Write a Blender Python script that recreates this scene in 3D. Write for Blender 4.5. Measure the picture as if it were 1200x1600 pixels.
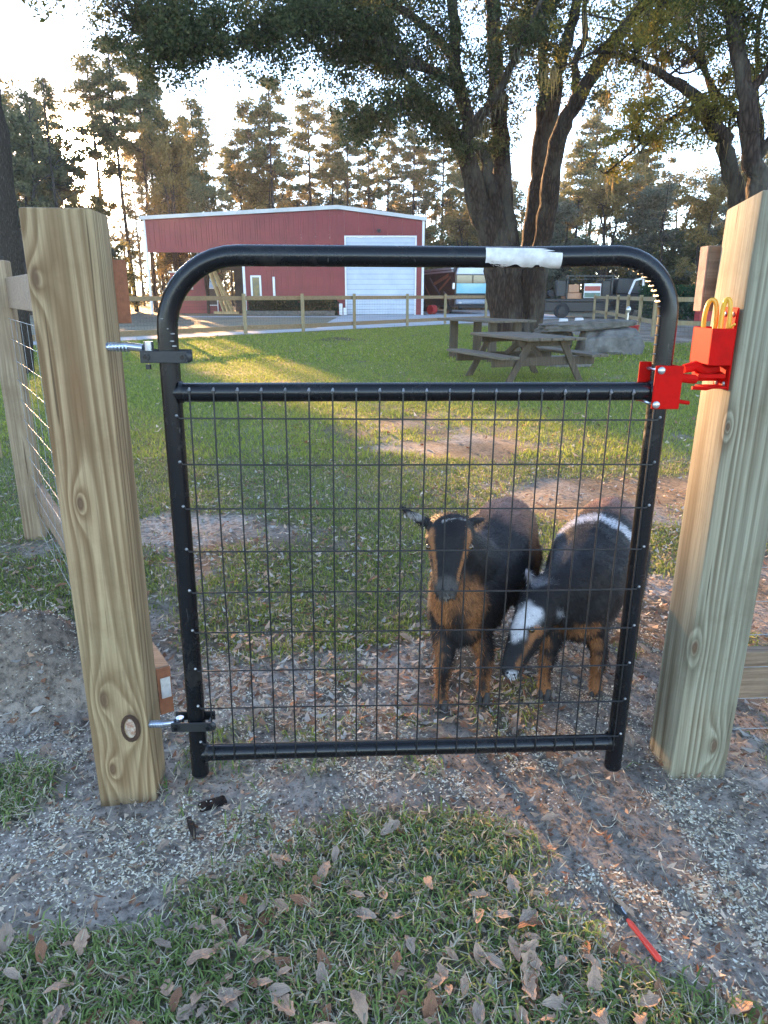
import bpy, bmesh, math, random
import numpy as np
from mathutils import Vector, Matrix, Quaternion
random.seed(7); RNG = np.random.default_rng(11)
for o in list(bpy.data.objects): bpy.data.objects.remove(o)
S = bpy.context.scene; COL = S.collection
rad = math.radians
# ------------------------------------------------------------------ camera
cd = bpy.data.cameras.new('camera'); cam = bpy.data.objects.new('camera', cd); COL.objects.link(cam)
cam.location = (0, 0, 1.25); cam.rotation_euler = (math.pi/2 - 0.296598, 0, 0)
cd.sensor_fit = 'VERTICAL'; cd.sensor_height = 24.0; cd.lens = 24.0*1113.7/1600
cd.clip_start = 0.02; cd.clip_end = 3000
S.camera = cam
S.render.resolution_x = 768; S.render.resolution_y = 1024
S.render.engine = 'CYCLES'
# ------------------------------------------------------------------ sun, sky, exposure
SUN_AZ = rad(-21.5); SUN_EL = rad(8.2)
sd = Vector((math.sin(SUN_AZ)*math.cos(SUN_EL), math.cos(SUN_AZ)*math.cos(SUN_EL), math.sin(SUN_EL)))
W = bpy.data.worlds.new('World'); S.world = W; W.use_nodes = True
nt = W.node_tree; nt.nodes.clear()
sky = nt.nodes.new('ShaderNodeTexSky'); sky.sky_type = 'NISHITA'; sky.sun_disc = False
sky.sun_elevation = SUN_EL; sky.sun_rotation = SUN_AZ; sky.air_density = .5; sky.dust_density = .0; sky.ozone_density = .1
bgk = nt.nodes.new('ShaderNodeBackground'); bgk.inputs[1].default_value = 0.15
nt.links.new(sky.outputs[0], bgk.inputs[0])
# the sun's aureole: bright glow of the low sun in the sky itself
tc = nt.nodes.new('ShaderNodeTexCoord')
nrm = nt.nodes.new('ShaderNodeVectorMath'); nrm.operation = 'NORMALIZE'; nt.links.new(tc.outputs['Generated'], nrm.inputs[0])
dt = nt.nodes.new('ShaderNodeVectorMath'); dt.operation = 'DOT_PRODUCT'; nt.links.new(nrm.outputs[0], dt.inputs[0]); dt.inputs[1].default_value = sd
def wm(op, a, b):
    n = nt.nodes.new('ShaderNodeMath'); n.operation = op
    for i, x in enumerate((a, b)):
        if isinstance(x, (int, float)): n.inputs[i].default_value = x
        else: nt.links.new(x, n.inputs[i])
    return n.outputs[0]
cl = wm('MAXIMUM', dt.outputs['Value'], 0.0)
g1 = wm('MULTIPLY', wm('POWER', cl, 1600.0), 60.0)
g2 = wm('MULTIPLY', wm('POWER', cl, 200.0), .9)
g3 = wm('MULTIPLY', wm('POWER', cl, 14.0), 0.03)
ge = nt.nodes.new('ShaderNodeBackground'); ge.inputs[0].default_value = (1, 0.66, 0.34, 1)
nt.links.new(wm('ADD', wm('ADD', g1, g2), g3), ge.inputs[1])
ad = nt.nodes.new('ShaderNodeAddShader'); nt.links.new(bgk.outputs[0], ad.inputs[0]); nt.links.new(ge.outputs[0], ad.inputs[1])
wo = nt.nodes.new('ShaderNodeOutputWorld'); nt.links.new(ad.outputs[0], wo.inputs[0])
sl = bpy.data.lights.new('sun', 'SUN'); sun = bpy.data.objects.new('sun', sl); COL.objects.link(sun)
sl.energy = 5.0; sl.angle = rad(0.6); sl.color = (1.0, 0.56, 0.24)
sun.rotation_euler = sd.to_track_quat('Z', 'Y').to_euler(); sun.location = (0, 0, 30)
S.view_settings.view_transform = 'Standard'; S.view_settings.look = 'None'
S.view_settings.gamma = 1.0; S.view_settings.exposure = 3.0; S.view_settings.use_curve_mapping = False

# ------------------------------------------------------------------ noise
def _h(ix, iy, iz, s):
    n = (ix*374761393 + iy*668265263 + iz*2147483647 + s*1274126177) & 0xffffffff
    n = ((n ^ (n >> 13))*1274126177) & 0xffffffff
    return ((n ^ (n >> 16)) & 0xffff)/65535.0
def vn(P, s=0):
    P = np.asarray(P, float); I = np.floor(P).astype(np.int64); F = P-I; F = F*F*(3-2*F)
    r = 0
    for a in (0, 1):
        for b in (0, 1):
            for c in (0, 1):
                w = (F[..., 0] if a else 1-F[..., 0])*(F[..., 1] if b else 1-F[..., 1])*(F[..., 2] if c else 1-F[..., 2])
                r = r + w*_h(I[..., 0]+a, I[..., 1]+b, I[..., 2]+c, s)
    return r
def fb(x, y, sc, s=0, oc=3):
    t = 0; a = .5; tot = 0
    for k in range(oc):
        P = np.stack([x*sc*2**k, y*sc*2**k, np.zeros_like(x)+k*3.7], -1)
        t = t+a*vn(P, s+k); tot += a; a *= .5
    return t/tot
def sst(a, b, x):
    t = np.clip((x-a)/(b-a), 0, 1); return t*t*(3-2*t)

# ------------------------------------------------------------------ object helpers
def wloc(o):
    v = Vector((0, 0, 0))
    while o: v += Vector(o.location); o = o.parent
    return v
def link(name, me, parent=None, mat=None, label=None, kind=None):
    o = bpy.data.objects.new(name, me); COL.objects.link(o)
    if parent: o.parent = parent
    if mat is not None:
        if len(me.materials) == 0: me.materials.append(mat)
    if label: o['label'] = label
    if kind: o['kind'] = kind
    return o
def tag(o, label, cat, group=None):
    o['label'] = label; o['category'] = cat
    if group: o['group'] = group
    return o
def thing(name, label, cat, loc=(0, 0, 0), group=None, rz=0):
    o = bpy.data.objects.new(name, None); COL.objects.link(o); o.location = loc; o.rotation_euler = (0, 0, rz)
    o.empty_display_size = .1
    return tag(o, label, cat, group)
def copy_tree(o, parent=None):
    c = o.copy(); COL.objects.link(c); c.parent = parent
    for ch in o.children: copy_tree(ch, c)
    return c

class MB:
    def __init__(s): s.v = []; s.f = []; s.m = []
    def add(s, vs, fs, m=0):
        b = len(s.v); s.v += [tuple(p) for p in vs]; s.f += [tuple(i+b for i in f) for f in fs]; s.m += [m]*len(fs); return s
    def box(s, c, d, R=None, m=0, taper=None):
        x, y, z = d[0]/2, d[1]/2, d[2]/2
        vs = [Vector((a*x, b*y, e*z)) for a in (-1, 1) for b in (-1, 1) for e in (-1, 1)]
        if taper:
            for v in vs:
                if v.z > 0: v.x *= taper; v.y *= taper
        if R is not None: vs = [R @ v for v in vs]
        vs = [v+Vector(c) for v in vs]
        return s.add(vs, [(0, 1, 3, 2), (4, 6, 7, 5), (0, 4, 5, 1), (2, 3, 7, 6), (0, 2, 6, 4), (1, 5, 7, 3)], m)
    def b2(s, lo, hi, m=0):
        return s.box([(a+b)/2 for a, b in zip(lo, hi)], [b-a for a, b in zip(lo, hi)], m=m)
    def beam(s, a, b, w, t, up=(0, 0, 1), m=0):
        a = Vector(a); b = Vector(b); z = (b-a).normalized(); u = Vector(up)
        x = z.cross(u)
        if x.length < 1e-5: x = z.cross(Vector((1, 0, 0)))
        x.normalize(); y = z.cross(x)
        R = Matrix((x, y, z)).transposed()
        return s.box((a+b)/2, (w, t, (b-a).length), R, m)
    def tube(s, path, r, n=10, cap=True, m=0, closed=False):
        P = [Vector(p) for p in path]; k = len(P)
        if isinstance(r, (int, float)): r = [r]*k
        T = []
        for i in range(k):
            if closed: t = P[(i+1) % k]-P[(i-1) % k]
            else: t = P[min(i+1, k-1)]-P[max(i-1, 0)]
            T.append(t.normalized() if t.length > 1e-9 else Vector((0, 0, 1)))
        u = T[0].orthogonal().normalized(); vs = []
        for i in range(k):
            u = (u-T[i]*u.dot(T[i])); u = u.normalized() if u.length > 1e-6 else T[i].orthogonal().normalized()
            w = T[i].cross(u)
            for j in range(n):
                a = 2*math.pi*j/n; vs.append(P[i]+(u*math.cos(a)+w*math.sin(a))*r[i])
        fs = []
        for i in range(k if closed else k-1):
            i2 = (i+1) % k
            for j in range(n): fs.append((i*n+j, i*n+(j+1) % n, i2*n+(j+1) % n, i2*n+j))
        if cap and not closed: fs += [tuple(range(n-1, -1, -1)), tuple((k-1)*n+j for j in range(n))]
        return s.add(vs, fs, m)
    def cyl(s, a, b, r, n=16, m=0): return s.tube([a, b], r, n, True, m)
    def ball(s, c, r, n=10, m=0, sc=(1, 1, 1)):
        vs = []; fs = []; k = n//2
        for i in range(k+1):
            t = math.pi*i/k
            for j in range(n):
                a = 2*math.pi*j/n; vs.append((c[0]+r*sc[0]*math.sin(t)*math.cos(a), c[1]+r*sc[1]*math.sin(t)*math.sin(a), c[2]+r*sc[2]*math.cos(t)))
        for i in range(k):
            for j in range(n): fs.append((i*n+j, (i+1)*n+j, (i+1)*n+(j+1) % n, i*n+(j+1) % n))
        return s.add(vs, fs, m)
    def extr(s, poly, axis, lo, hi, m=0):
        # polygon in the two other axes, extruded along axis
        n = len(poly); vs = []
        for h in (lo, hi):
            for a, b in poly:
                vs.append({'x': (h, a, b), 'y': (a, h, b), 'z': (a, b, h)}[axis])
        fs = [tuple(range(n-1, -1, -1)), tuple(range(n, 2*n))]+[(i, (i+1) % n, n+(i+1) % n, n+i) for i in range(n)]
        return s.add(vs, fs, m)
    def build(s, name, mat, parent=None, label=None, kind=None, bev=0, seg=1, smooth=False, ang=35, at=None):
        off = wloc(parent) if parent else Vector((0, 0, 0))
        if at is not None: off = Vector(at)
        vs = [(p[0]-off[0], p[1]-off[1], p[2]-off[2]) for p in s.v]
        me = bpy.data.meshes.new(name); me.from_pydata(vs, [], s.f)
        mats = mat if isinstance(mat, (list, tuple)) else [mat]
        for q in mats: me.materials.append(q)
        if len(mats) > 1: me.polygons.foreach_set('material_index', s.m)
        bm = bmesh.new(); bm.from_mesh(me); bmesh.ops.recalc_face_normals(bm, faces=bm.faces)
        if bev:
            bmesh.ops.bevel(bm, geom=[e for e in bm.edges if e.is_manifold and e.calc_face_angle(0) > .5], offset=bev, segments=seg, affect='EDGES', profile=.5)
        bm.to_mesh(me); bm.free()
        if smooth:
            me.polygons.foreach_set('use_smooth', [True]*len(me.polygons)); me.set_sharp_from_angle(angle=rad(ang))
        o = link(name, me, parent, None, label, kind)
        if at is not None and parent is None: o.location = at
        return o
def npmesh(name, V, F, mat, col=None, parent=None, kind=None, label=None, smooth=False):
    """V (n,3), F (m,k) equal sized faces, col (n,3) per vertex"""
    off = np.array(wloc(parent)) if parent else np.zeros(3)
    V = np.asarray(V, np.float32)-off.astype(np.float32); F = np.asarray(F, np.int32); m, k = F.shape
    me = bpy.data.meshes.new(name); me.vertices.add(len(V)); me.vertices.foreach_set('co', V.ravel())
    me.loops.add(m*k); me.loops.foreach_set('vertex_index', F.ravel())
    me.polygons.add(m); me.polygons.foreach_set('loop_start', np.arange(0, m*k, k, dtype=np.int32))
    try: me.polygons.foreach_set('loop_total', np.full(m, k, np.int32))
    except Exception: pass
    if smooth: me.polygons.foreach_set('use_smooth', np.ones(m, bool))
    me.update(calc_edges=True)
    if col is not None:
        a = me.color_attributes.new('Col', 'FLOAT_COLOR', 'POINT')
        c = np.ones((len(V), 4), np.float32); c[:, :3] = col; a.data.foreach_set('color', c.ravel())
    me.materials.append(mat)
    return link(name, me, parent, None, label, kind)

# ------------------------------------------------------------------ materials
class NT:
    def __init__(s, name):
        s.mat = bpy.data.materials.new(name); s.mat.use_nodes = True; s.t = s.mat.node_tree; s.t.nodes.clear()
        s.out = s.t.nodes.new('ShaderNodeOutputMaterial')
    def n(s, typ, **k):
        o = s.t.nodes.new(typ)
        for a, b in k.items(): setattr(o, a, b)
        return o
    def l(s, a, b): s.t.links.new(a, b)
    def setin(s, sock, v):
        if hasattr(v, 'links') or isinstance(v, bpy.types.NodeSocket): s.l(v, sock)
        else: sock.default_value = v
    def math(s, op, a, b=0.0, c=0.0):
        o = s.n('ShaderNodeMath', operation=op); s.setin(o.inputs[0], a); s.setin(o.inputs[1], b)
        if op in ('MULTIPLY_ADD',): s.setin(o.inputs[2], c)
        return o.outputs[0]
    def coord(s, scale=(1, 1, 1), kind='Object', loc=(0, 0, 0)):
        t = s.n('ShaderNodeTexCoord'); m = s.n('ShaderNodeMapping'); m.inputs['Scale'].default_value = scale; m.inputs['Location'].default_value = loc
        s.l(t.outputs[kind], m.inputs[0]); return m.outputs[0]
    def noise(s, v, scale=5, detail=3, rough=.55, dist=0):
        o = s.n('ShaderNodeTexNoise'); s.l(v, o.inputs['Vector']); o.inputs['Scale'].default_value = scale
        o.inputs['Detail'].default_value = detail; o.inputs['Roughness'].default_value = rough; o.inputs['Distortion'].default_value = dist
        return o.outputs['Fac']
    def ramp(s, f, stops, interp='LINEAR'):
        o = s.n('ShaderNodeValToRGB'); s.l(f, o.inputs[0]); cr = o.color_ramp; cr.interpolation = interp
        while len(cr.elements) > 1: cr.elements.remove(cr.elements[0])
        cr.elements[0].position = stops[0][0]; cr.elements[0].color = (*stops[0][1], 1) if not isinstance(stops[0][1], float) else (stops[0][1],)*3+(1,)
        for p, c in stops[1:]:
            e = cr.elements.new(p); e.color = (*c, 1) if not isinstance(c, float) else (c, c, c, 1)
        return o.outputs[0]
    def mix(s, f, a, b, mode='MIX'):
        o = s.n('ShaderNodeMix', data_type='RGBA', blend_type=mode)
        s.setin(o.inputs[0], f); s.setin(o.inputs[6], (*a, 1) if isinstance(a, tuple) and len(a) == 3 else a); s.setin(o.inputs[7], (*b, 1) if isinstance(b, tuple) and len(b) == 3 else b)
        return o.outputs[2]
    def bump(s, h, strength=.3, dist=.01):
        o = s.n('ShaderNodeBump'); o.inputs['Strength'].default_value = strength; o.inputs['Distance'].default_value = dist; s.l(h, o.inputs['Height']); return o.outputs[0]
    def pr(s, col, rough=.6, metal=0.0, normal=None, spec=None, trans=None, coat=0):
        o = s.n('ShaderNodeBsdfPrincipled'); s.setin(o.inputs['Base Color'], (*col, 1) if isinstance(col, tuple) and len(col) == 3 else col)
        s.setin(o.inputs['Roughness'], rough); o.inputs['Metallic'].default_value = metal
        if normal is not None: s.l(normal, o.inputs['Normal'])
        if spec is not None: o.inputs['Specular IOR Level'].default_value = spec
        if coat: o.inputs['Coat Weight'].default_value = coat
        s.l(o.outputs[0], s.out.inputs[0]); return s.mat
def pm(name, c1, c2=None, scale=8, rough=.6, metal=0.0, bump=.2, stretch=(1, 1, 1), bscale=None, bdist=.004, lo=.35, hi=.65, spec=None, coat=0):
    t = NT(name); c2 = c2 or tuple(x*.75 for x in c1)
    v = t.coord(stretch); f = t.noise(v, scale, 5, .6)
    c = t.ramp(f, [(lo, c1), (hi, c2)])
    h = t.noise(v, bscale or scale*6, 4, .6)
    return t.pr(c, rough, metal, t.bump(h, bump, bdist) if bump else None, spec, coat=coat)
def wood(name, light, dark, green, axis='Z', knots=(), rings=9.0, across=5.0, along=.45, gamt=.5, seed=0, rough=.75, darkw=.5, off=(0, 0, 0), gz=None):
    t = NT(name); sc = {'Z': (across, across, along), 'X': (along, across, across), 'Y': (across, along, across)}[axis]
    v = t.coord(sc, loc=(seed*3.1+off[0], seed*1.7, seed*2.3)); ph = t.noise(v, 1.0, 1.5, .45, .25)
    ph = t.math('MULTIPLY', ph, rings)
    kd = None
    for (kx, ky, kz, kr) in knots:
        cc = t.n('ShaderNodeTexCoord'); sb = t.n('ShaderNodeVectorMath', operation='SUBTRACT'); t.l(cc.outputs['Object'], sb.inputs[0]); sb.inputs[1].default_value = (kx, ky, kz)
        ml = t.n('ShaderNodeVectorMath', operation='MULTIPLY'); t.l(sb.outputs[0], ml.inputs[0]); ml.inputs[1].default_value = {'Z': (1, 1, .42), 'X': (.42, 1, 1), 'Y': (1, .42, 1)}[axis]
        ln = t.n('ShaderNodeVectorMath', operation='LENGTH'); t.l(ml.outputs[0], ln.inputs[0])
        d = t.math('DIVIDE', ln.outputs['Value'], kr)
        e = t.math('MULTIPLY', t.math('EXPONENT', t.math('MULTIPLY', d, -.7)), 3.2)
        ph = t.math('ADD', ph, e)
        k = t.math('SUBTRACT', 1.0, t.math('MINIMUM', t.math('MULTIPLY', d, .9), 1.0))
        kd = k if kd is None else t.math('MAXIMUM', kd, k)
    fr = t.math('FRACT', ph)
    vf = t.coord({'Z': (150, 150, 3.5), 'X': (3.5, 150, 150), 'Y': (150, 3.5, 150)}[axis]); fib = t.noise(vf, 1.0, 3, .6)
    band = t.ramp(fr, [(0.0, 0.0), (.30, .25), (.55, .75), (.80, 1.0), (.90, .65), (1.0, 0.0)])
    band = t.math('MULTIPLY', band, darkw)
    c = t.mix(band, light, dark)
    vl = t.coord({'Z': (3, 3, 1.2), 'X': (1.2, 3, 3), 'Y': (3, 1.2, 3)}[axis], loc=(seed, 4+off[1], seed*.3)); g = t.ramp(t.noise(vl, 1.0, 3, .6), [(.38, 0.0), (.62, 1.0)])
    c = t.mix(t.math('MULTIPLY', g, gamt), c, green, 'MULTIPLY' if gamt < 0 else 'MIX') if gz is None else t.mix(t.math('MULTIPLY', g, gamt), c, t.mix(band, green, tuple(x*.62 for x in green)))
    c = t.mix(t.math('MULTIPLY', t.ramp(fib, [(.35, 0.0), (.7, 1.0)]), .5), c, tuple(x*.45 for x in dark), 'MIX')
    ck = t.ramp(t.noise(t.coord({'Z': (70, 70, 1.6), 'X': (1.6, 70, 70), 'Y': (70, 1.6, 70)}[axis], loc=(seed, 1, 2)), 1.0, 2, .5), [(.69, 0.0), (.73, .75)])
    c = t.mix(ck, c, tuple(x*.30 for x in dark))
    st = t.ramp(t.noise(t.coord((2, 2, 2), loc=(3, seed, 1)), 2.2, 6, .75), [(.5, 0.0), (.75, .45)])
    c = t.mix(st, c, tuple(x*.75 for x in dark))
    if kd is not None:
        c = t.mix(t.math('MINIMUM', t.math('MULTIPLY', kd, 1.6), .85), c, (.10, .055, .03))
    hh = t.math('ADD', t.math('MULTIPLY', fr, .4), fib)
    return t.pr(c, rough, 0.0, t.bump(hh, .35, .0015), .25)
def leafmat(name, tr=.45, rough=.6):
    t = NT(name); a = t.n('ShaderNodeAttribute', attribute_name='Col')
    d = t.n('ShaderNodeBsdfDiffuse'); t.l(a.outputs['Color'], d.inputs[0])
    e = t.n('ShaderNodeBsdfTranslucent'); t.l(a.outputs['Color'], e.inputs[0])
    m = t.n('ShaderNodeMixShader'); m.inputs[0].default_value = tr; t.l(d.outputs[0], m.inputs[1]); t.l(e.outputs[0], m.inputs[2])
    t.l(m.outputs[0], t.out.inputs[0]); return t.mat
def attrmat(name, rough=.7, bs=60, bump=.3, bd=.003, spec=.3):
    t = NT(name); a = t.n('ShaderNodeAttribute', attribute_name='Col')
    v = t.coord((1, 1, 1)); h = t.noise(v, bs, 4, .6)
    c = t.mix(t.math('MULTIPLY', h, .35), a.outputs['Color'], (.03, .025, .02))
    return t.pr(c, rough, 0.0, t.bump(h, bump, bd), spec)
def barkmat(name, c1, c2, s=1.0, moss=None):
    t = NT(name); v = t.coord((9*s, 9*s, 2.2*s)); f = t.noise(v, 1.6, 6, .65, .6)
    vo = t.n('ShaderNodeTexVoronoi'); vo.feature = 'DISTANCE_TO_EDGE'; t.l(v, vo.inputs['Vector']); vo.inputs['Scale'].default_value = 1.6
    h = t.math('ADD', t.math('MINIMUM', t.math('MULTIPLY', vo.outputs['Distance'], 3.0), 1.0), t.math('MULTIPLY', f, .8))
    c = t.ramp(t.math('MULTIPLY', h, .55), [(.2, c2), (.8, c1)])
    if moss:
        c = t.mix(t.ramp(t.noise(t.coord((1.3, 1.3, .5)), 1.0, 5, .7), [(.47, 0.0), (.62, 1.0)]), c, moss)
    return t.pr(c, .9, 0.0, t.bump(h, .8, .03), .15)

M = {}
def gatepaint():
    t = NT('black_gate_paint'); v = t.coord((1, 1, 1)); d = t.ramp(t.noise(v, 14, 6, .75), [(.56, 0.0), (.70, .5)]); s = t.ramp(t.noise(t.coord((1, 1, .2)), 130, 3, .6), [(.68, 0.0), (.74, .6)])
    c = t.mix(d, (.005, .0055, .007), (.035, .03, .025)); c = t.mix(s, c, (.07, .065, .06))
    return t.pr(c, t.math('MULTIPLY_ADD', d, .5, .27), 0, t.bump(t.noise(v, 60, 3), .12, .0008), .4)
M['black_paint'] = gatepaint()
pass
M['wire_black'] = pm('black_wire_coating', (.008, .008, .009), (.02, .02, .02), 40, .4, 0, .0)
M['weld_grey'] = pm('scuffed_steel', (.38, .38, .38), (.15, .15, .15), 60, .4, .6, .2)
M['zinc'] = pm('zinc_plated_steel', (.55, .60, .68), (.35, .38, .43), 30, .25, .9, .15, bdist=.001)
M['red_paint'] = pm('red_enamel', (.50, .008, .006), (.36, .008, .006), 25, .6, 0, .15, bdist=.0006, spec=.04, lo=.45, hi=.75)
M['yellow_paint'] = pm('yellow_enamel', (.80, .42, .03), (.70, .33, .03), 20, .35, 0, .1, bdist=.0006)
M['label_paper'] = pm('white_label', (.68, .66, .62), (.50, .47, .44), 55, .6, 0, .5, bdist=.001)
M['black_plastic'] = pm('black_plastic', (.012, .013, .015), (.02, .02, .02), 20, .45, 0, .1)
M['orange_plastic'] = pm('orange_red_plastic', (.80, .07, .035), (.7, .05, .03), 20, .35, 0, .1)
M['concrete'] = pm('pale_concrete', (.46, .48, .50), (.36, .37, .38), .8, .85, 0, .3, bscale=12)
M['steel_dark'] = pm('dark_steel', (.015, .016, .018), (.03, .03, .03), 6, .4, .3, .1)
M['white_paint'] = pm('white_trim_paint', (.78, .78, .78), (.68, .68, .68), 3, .5, 0, .1)
M['silver'] = pm('silver_metal', (.6, .6, .6), (.45, .45, .45), 5, .3, .8, .1)
M['stone'] = pm('grey_rock', (.20, .19, .175), (.10, .095, .09), 4, .9, 0, .8, bscale=14, bdist=.03)
M['stone_slab'] = pm('grey_brown_flagstone', (.17, .155, .13), (.075, .068, .055), 5, .9, 0, .8, bscale=16, bdist=.03)
M['weathered'] = wood('weathered_grey_wood', (.13, .10, .07), (.04, .03, .02), (.07, .06, .045), 'Z', rings=8, gamt=.4, across=9)
M['weathered_x'] = wood('weathered_board', (.19, .16, .12), (.06, .045, .03), (.11, .10, .075), 'Y', rings=8, gamt=.4, across=9)
M['glass'] = pm('dark_glass', (.03, .035, .04), (.05, .05, .05), 4, .08, 0, 0, spec=.8)
M['rubber'] = pm('black_rubber', (.015, .015, .016), (.025, .025, .025), 10, .8, 0, .2)
M['fence_wood'] = wood('treated_pine_fence', (.40, .31, .17), (.24, .16, .08), (.30, .30, .20), 'Z', rings=8, gamt=.5)
M['rail_wood'] = wood('treated_pine_rail', (.36, .25, .14), (.20, .12, .06), (.25, .20, .13), 'X', rings=8, gamt=.4)
M['leaf'] = leafmat('leaf_blades', .45)
M['grass'] = leafmat('grass_blades', .35)
M['dry'] = leafmat('dry_leaf', .2)
M['bark'] = barkmat('oak_bark', (.065, .045, .034), (.016, .011, .009), 1.0, (.075, .066, .052))
M['edge_bark'] = barkmat('edge_pine_bark', (.085, .07, .058), (.045, .035, .028), 3.2)
M['pine_bark'] = barkmat('pine_bark', (.10, .08, .065), (.03, .022, .018), .8)
M['moss'] = leafmat('spanish_moss', .35)
OAK={
'A' : [(3.35, 21, -0.1, 0.595), (3.35, 21, 0.19, 0.476), (3.19, 21, 1.59, 0.413), (2.9, 20.9, 2.75, 0.351), (2.5, 20.8, 3.71, 0.31), (2.19, 20.6, 4.62, 0.252), (1.95, 20.4, 5.07, 0.215)] ,
'A2' : [(1.95, 20.4, 5.07, 0.215), (1.63, 20.2, 5.29, 0.163), (1.19, 20, 5.48, 0.137), (0.63, 19.6, 5.74, 0.11), (0.0, 19.2, 5.48, 0.069), (-0.61, 18.8, 5.01, 0.038)] ,
'A3' : [(2.02, 20.4, 5.04, 0.182), (2.34, 20.1, 5.42, 0.137), (2.66, 19.8, 5.74, 0.111), (2.99, 19.4, 6.37, 0.084), (3.19, 19, 6.92, 0.059)] ,
'A4' : [(2.26, 20.7, 5.17, 0.167), (2.13, 20.8, 5.86, 0.183), (1.84, 21, 6.87, 0.166), (1.88, 21.2, 7.72, 0.14), (1.73, 21.5, 8.67, 0.124), (1.5, 22, 9.84, 0.075)] ,
'B' : [(3.66, 21, -0.1, 0.68625), (3.66, 21, 0.19, 0.549), (3.54, 21, 1.59, 0.413), (3.39, 21.1, 2.93, 0.318), (3.25, 21.2, 4.08, 0.262), (3.15, 21.3, 5.05, 0.233), (3.06, 21.4, 6.19, 0.213), (2.93, 21.5, 7.38, 0.202), (2.86, 21.7, 8.59, 0.184), (2.91, 22, 9.84, 0.116)] ,
'AB' : [(3.34, 20.8, 2.25, 0.229), (2.86, 20.7, 4.02, 0.17), (2.6, 20.6, 4.77, 0.134), (2.02, 20.4, 5.01, 0.107)] ,
'C' : [(4.03, 21.2, -0.1, 0.635), (4.03, 21.2, 0.18, 0.508), (4.11, 21.3, 1.59, 0.382), (4.18, 21.4, 2.66, 0.324), (4.24, 21.5, 3.8, 0.276), (4.3, 21.6, 4.78, 0.247), (4.34, 21.7, 5.84, 0.227), (4.33, 21.9, 6.88, 0.147), (4.21, 22, 7.81, 0.129), (4.14, 22.2, 8.76, 0.111), (3.99, 22.4, 9.85, 0.068)] ,
'C2' : [(4.41, 21.6, 5.26, 0.21), (4.55, 21.4, 6.58, 0.178), (4.67, 21.2, 7.3, 0.158), (4.76, 21, 7.8, 0.139), (4.87, 20.8, 8.43, 0.112), (5.12, 20.5, 9.25, 0.062)] ,
'D' : [(4.25, 21, -0.1, 0.4575), (4.25, 21, 0.19, 0.366), (4.32, 20.9, 1.58, 0.304), (4.34, 20.8, 2.62, 0.28), (4.39, 20.6, 3.85, 0.247), (4.46, 20.3, 4.97, 0.222), (4.7, 20.1, 5.71, 0.201), (5.09, 19.8, 6.34, 0.172), (5.59, 19.4, 7.17, 0.136), (6.0, 19, 7.68, 0.11), (6.51, 18.6, 8.15, 0.064)] ,
'D2' : [(4.79, 20.1, 5.78, 0.112), (4.8, 20.3, 6.75, 0.096), (4.99, 20.5, 7.37, 0.08), (5.02, 20.7, 8.26, 0.064)] ,
'L' : [(2.12, 20.8, 6.16, 0.133), (1.47, 20.6, 6.54, 0.122), (0.64, 20.3, 6.82, 0.112), (0.0, 20, 7.11, 0.102), (-0.87, 19.6, 7.44, 0.091), (-1.5, 19.3, 7.32, 0.082), (-1.89, 19, 7.16, 0.074), (-2.53, 18.8, 7.0, 0.066), (-2.97, 18.6, 6.82, 0.065), (-3.45, 18.4, 6.74, 0.057), (-3.89, 18.2, 6.68, 0.043), (-4.11, 18.1, 6.45, 0.035), (-4.35, 18, 6.36, 0.035), (-4.64, 18, 6.52, 0.028), (-4.93, 17.9, 6.64, 0.028), (-5.44, 17.8, 6.87, 0.021)] ,
'L2' : [(1.63, 20.2, 5.29, 0.098), (0.65, 20.5, 6.45, 0.073), (0.0, 20.7, 6.92, 0.065), (-0.66, 20.9, 7.06, 0.049), (-1.24, 21, 7.14, 0.033)] ,
'L3' : [(-0.87, 19.6, 7.44, 0.061), (-1.85, 20, 8.02, 0.062), (-3.13, 20.5, 8.59, 0.055), (-4.51, 21, 8.63, 0.04), (-5.58, 21.3, 8.46, 0.025)] ,
'L4' : [(1.83, 21, 7.08, 0.116), (0.83, 21.5, 8.1, 0.1), (0.0, 22, 8.7, 0.093), (-1.03, 22.5, 9.45, 0.077)] ,
}
ROAK={
'R' : [(8.07, 17, -0.1, 0.30379999999999996), (7.97, 17, 1.66, 0.217), (7.89, 17, 2.47, 0.193), (7.74, 17, 3.26, 0.183), (7.4, 17, 4.16, 0.173), (7.06, 16.9, 4.63, 0.163), (6.49, 16.8, 5.21, 0.12), (5.78, 16.6, 5.52, 0.085), (4.87, 16.3, 5.78, 0.051), (4.14, 16, 5.8, 0.031)] ,
'S' : [(7.46, 14, -0.1, 0.36819999999999997), (7.36, 14, 1.48, 0.263), (7.04, 14, 2.37, 0.235), (6.72, 14, 3.12, 0.196), (6.49, 14, 3.85, 0.159), (6.34, 14, 4.55, 0.145), (6.07, 14.1, 5.36, 0.132), (5.9, 14.2, 6.06, 0.109), (5.73, 14.3, 6.83, 0.065)] ,
'Rb' : [(6.94, 16.9, 4.88, 0.081), (6.55, 16.7, 4.95, 0.06), (6.09, 16.5, 4.81, 0.046), (5.65, 16.3, 4.49, 0.033), (5.24, 16.1, 4.0, 0.02)] ,
'Rc' : [(7.83, 16.5, 3.33, 0.082), (7.54, 16.7, 4.59, 0.067), (7.03, 17, 5.38, 0.054), (6.51, 17.3, 6.17, 0.047), (6.04, 17.6, 6.56, 0.041), (5.6, 18, 6.84, 0.028)] ,
'Rd' : [(7.72, 17, 3.39, 0.07), (8.22, 17.2, 4.44, 0.063), (7.99, 17.5, 5.99, 0.055), (8.25, 18, 7.34, 0.042)] ,
'Re' : [(7.26, 17, 4.47, 0.062), (6.81, 17.3, 5.94, 0.055), (6.66, 17.5, 6.71, 0.041), (6.28, 17.8, 7.51, 0.034)] ,
}
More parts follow.
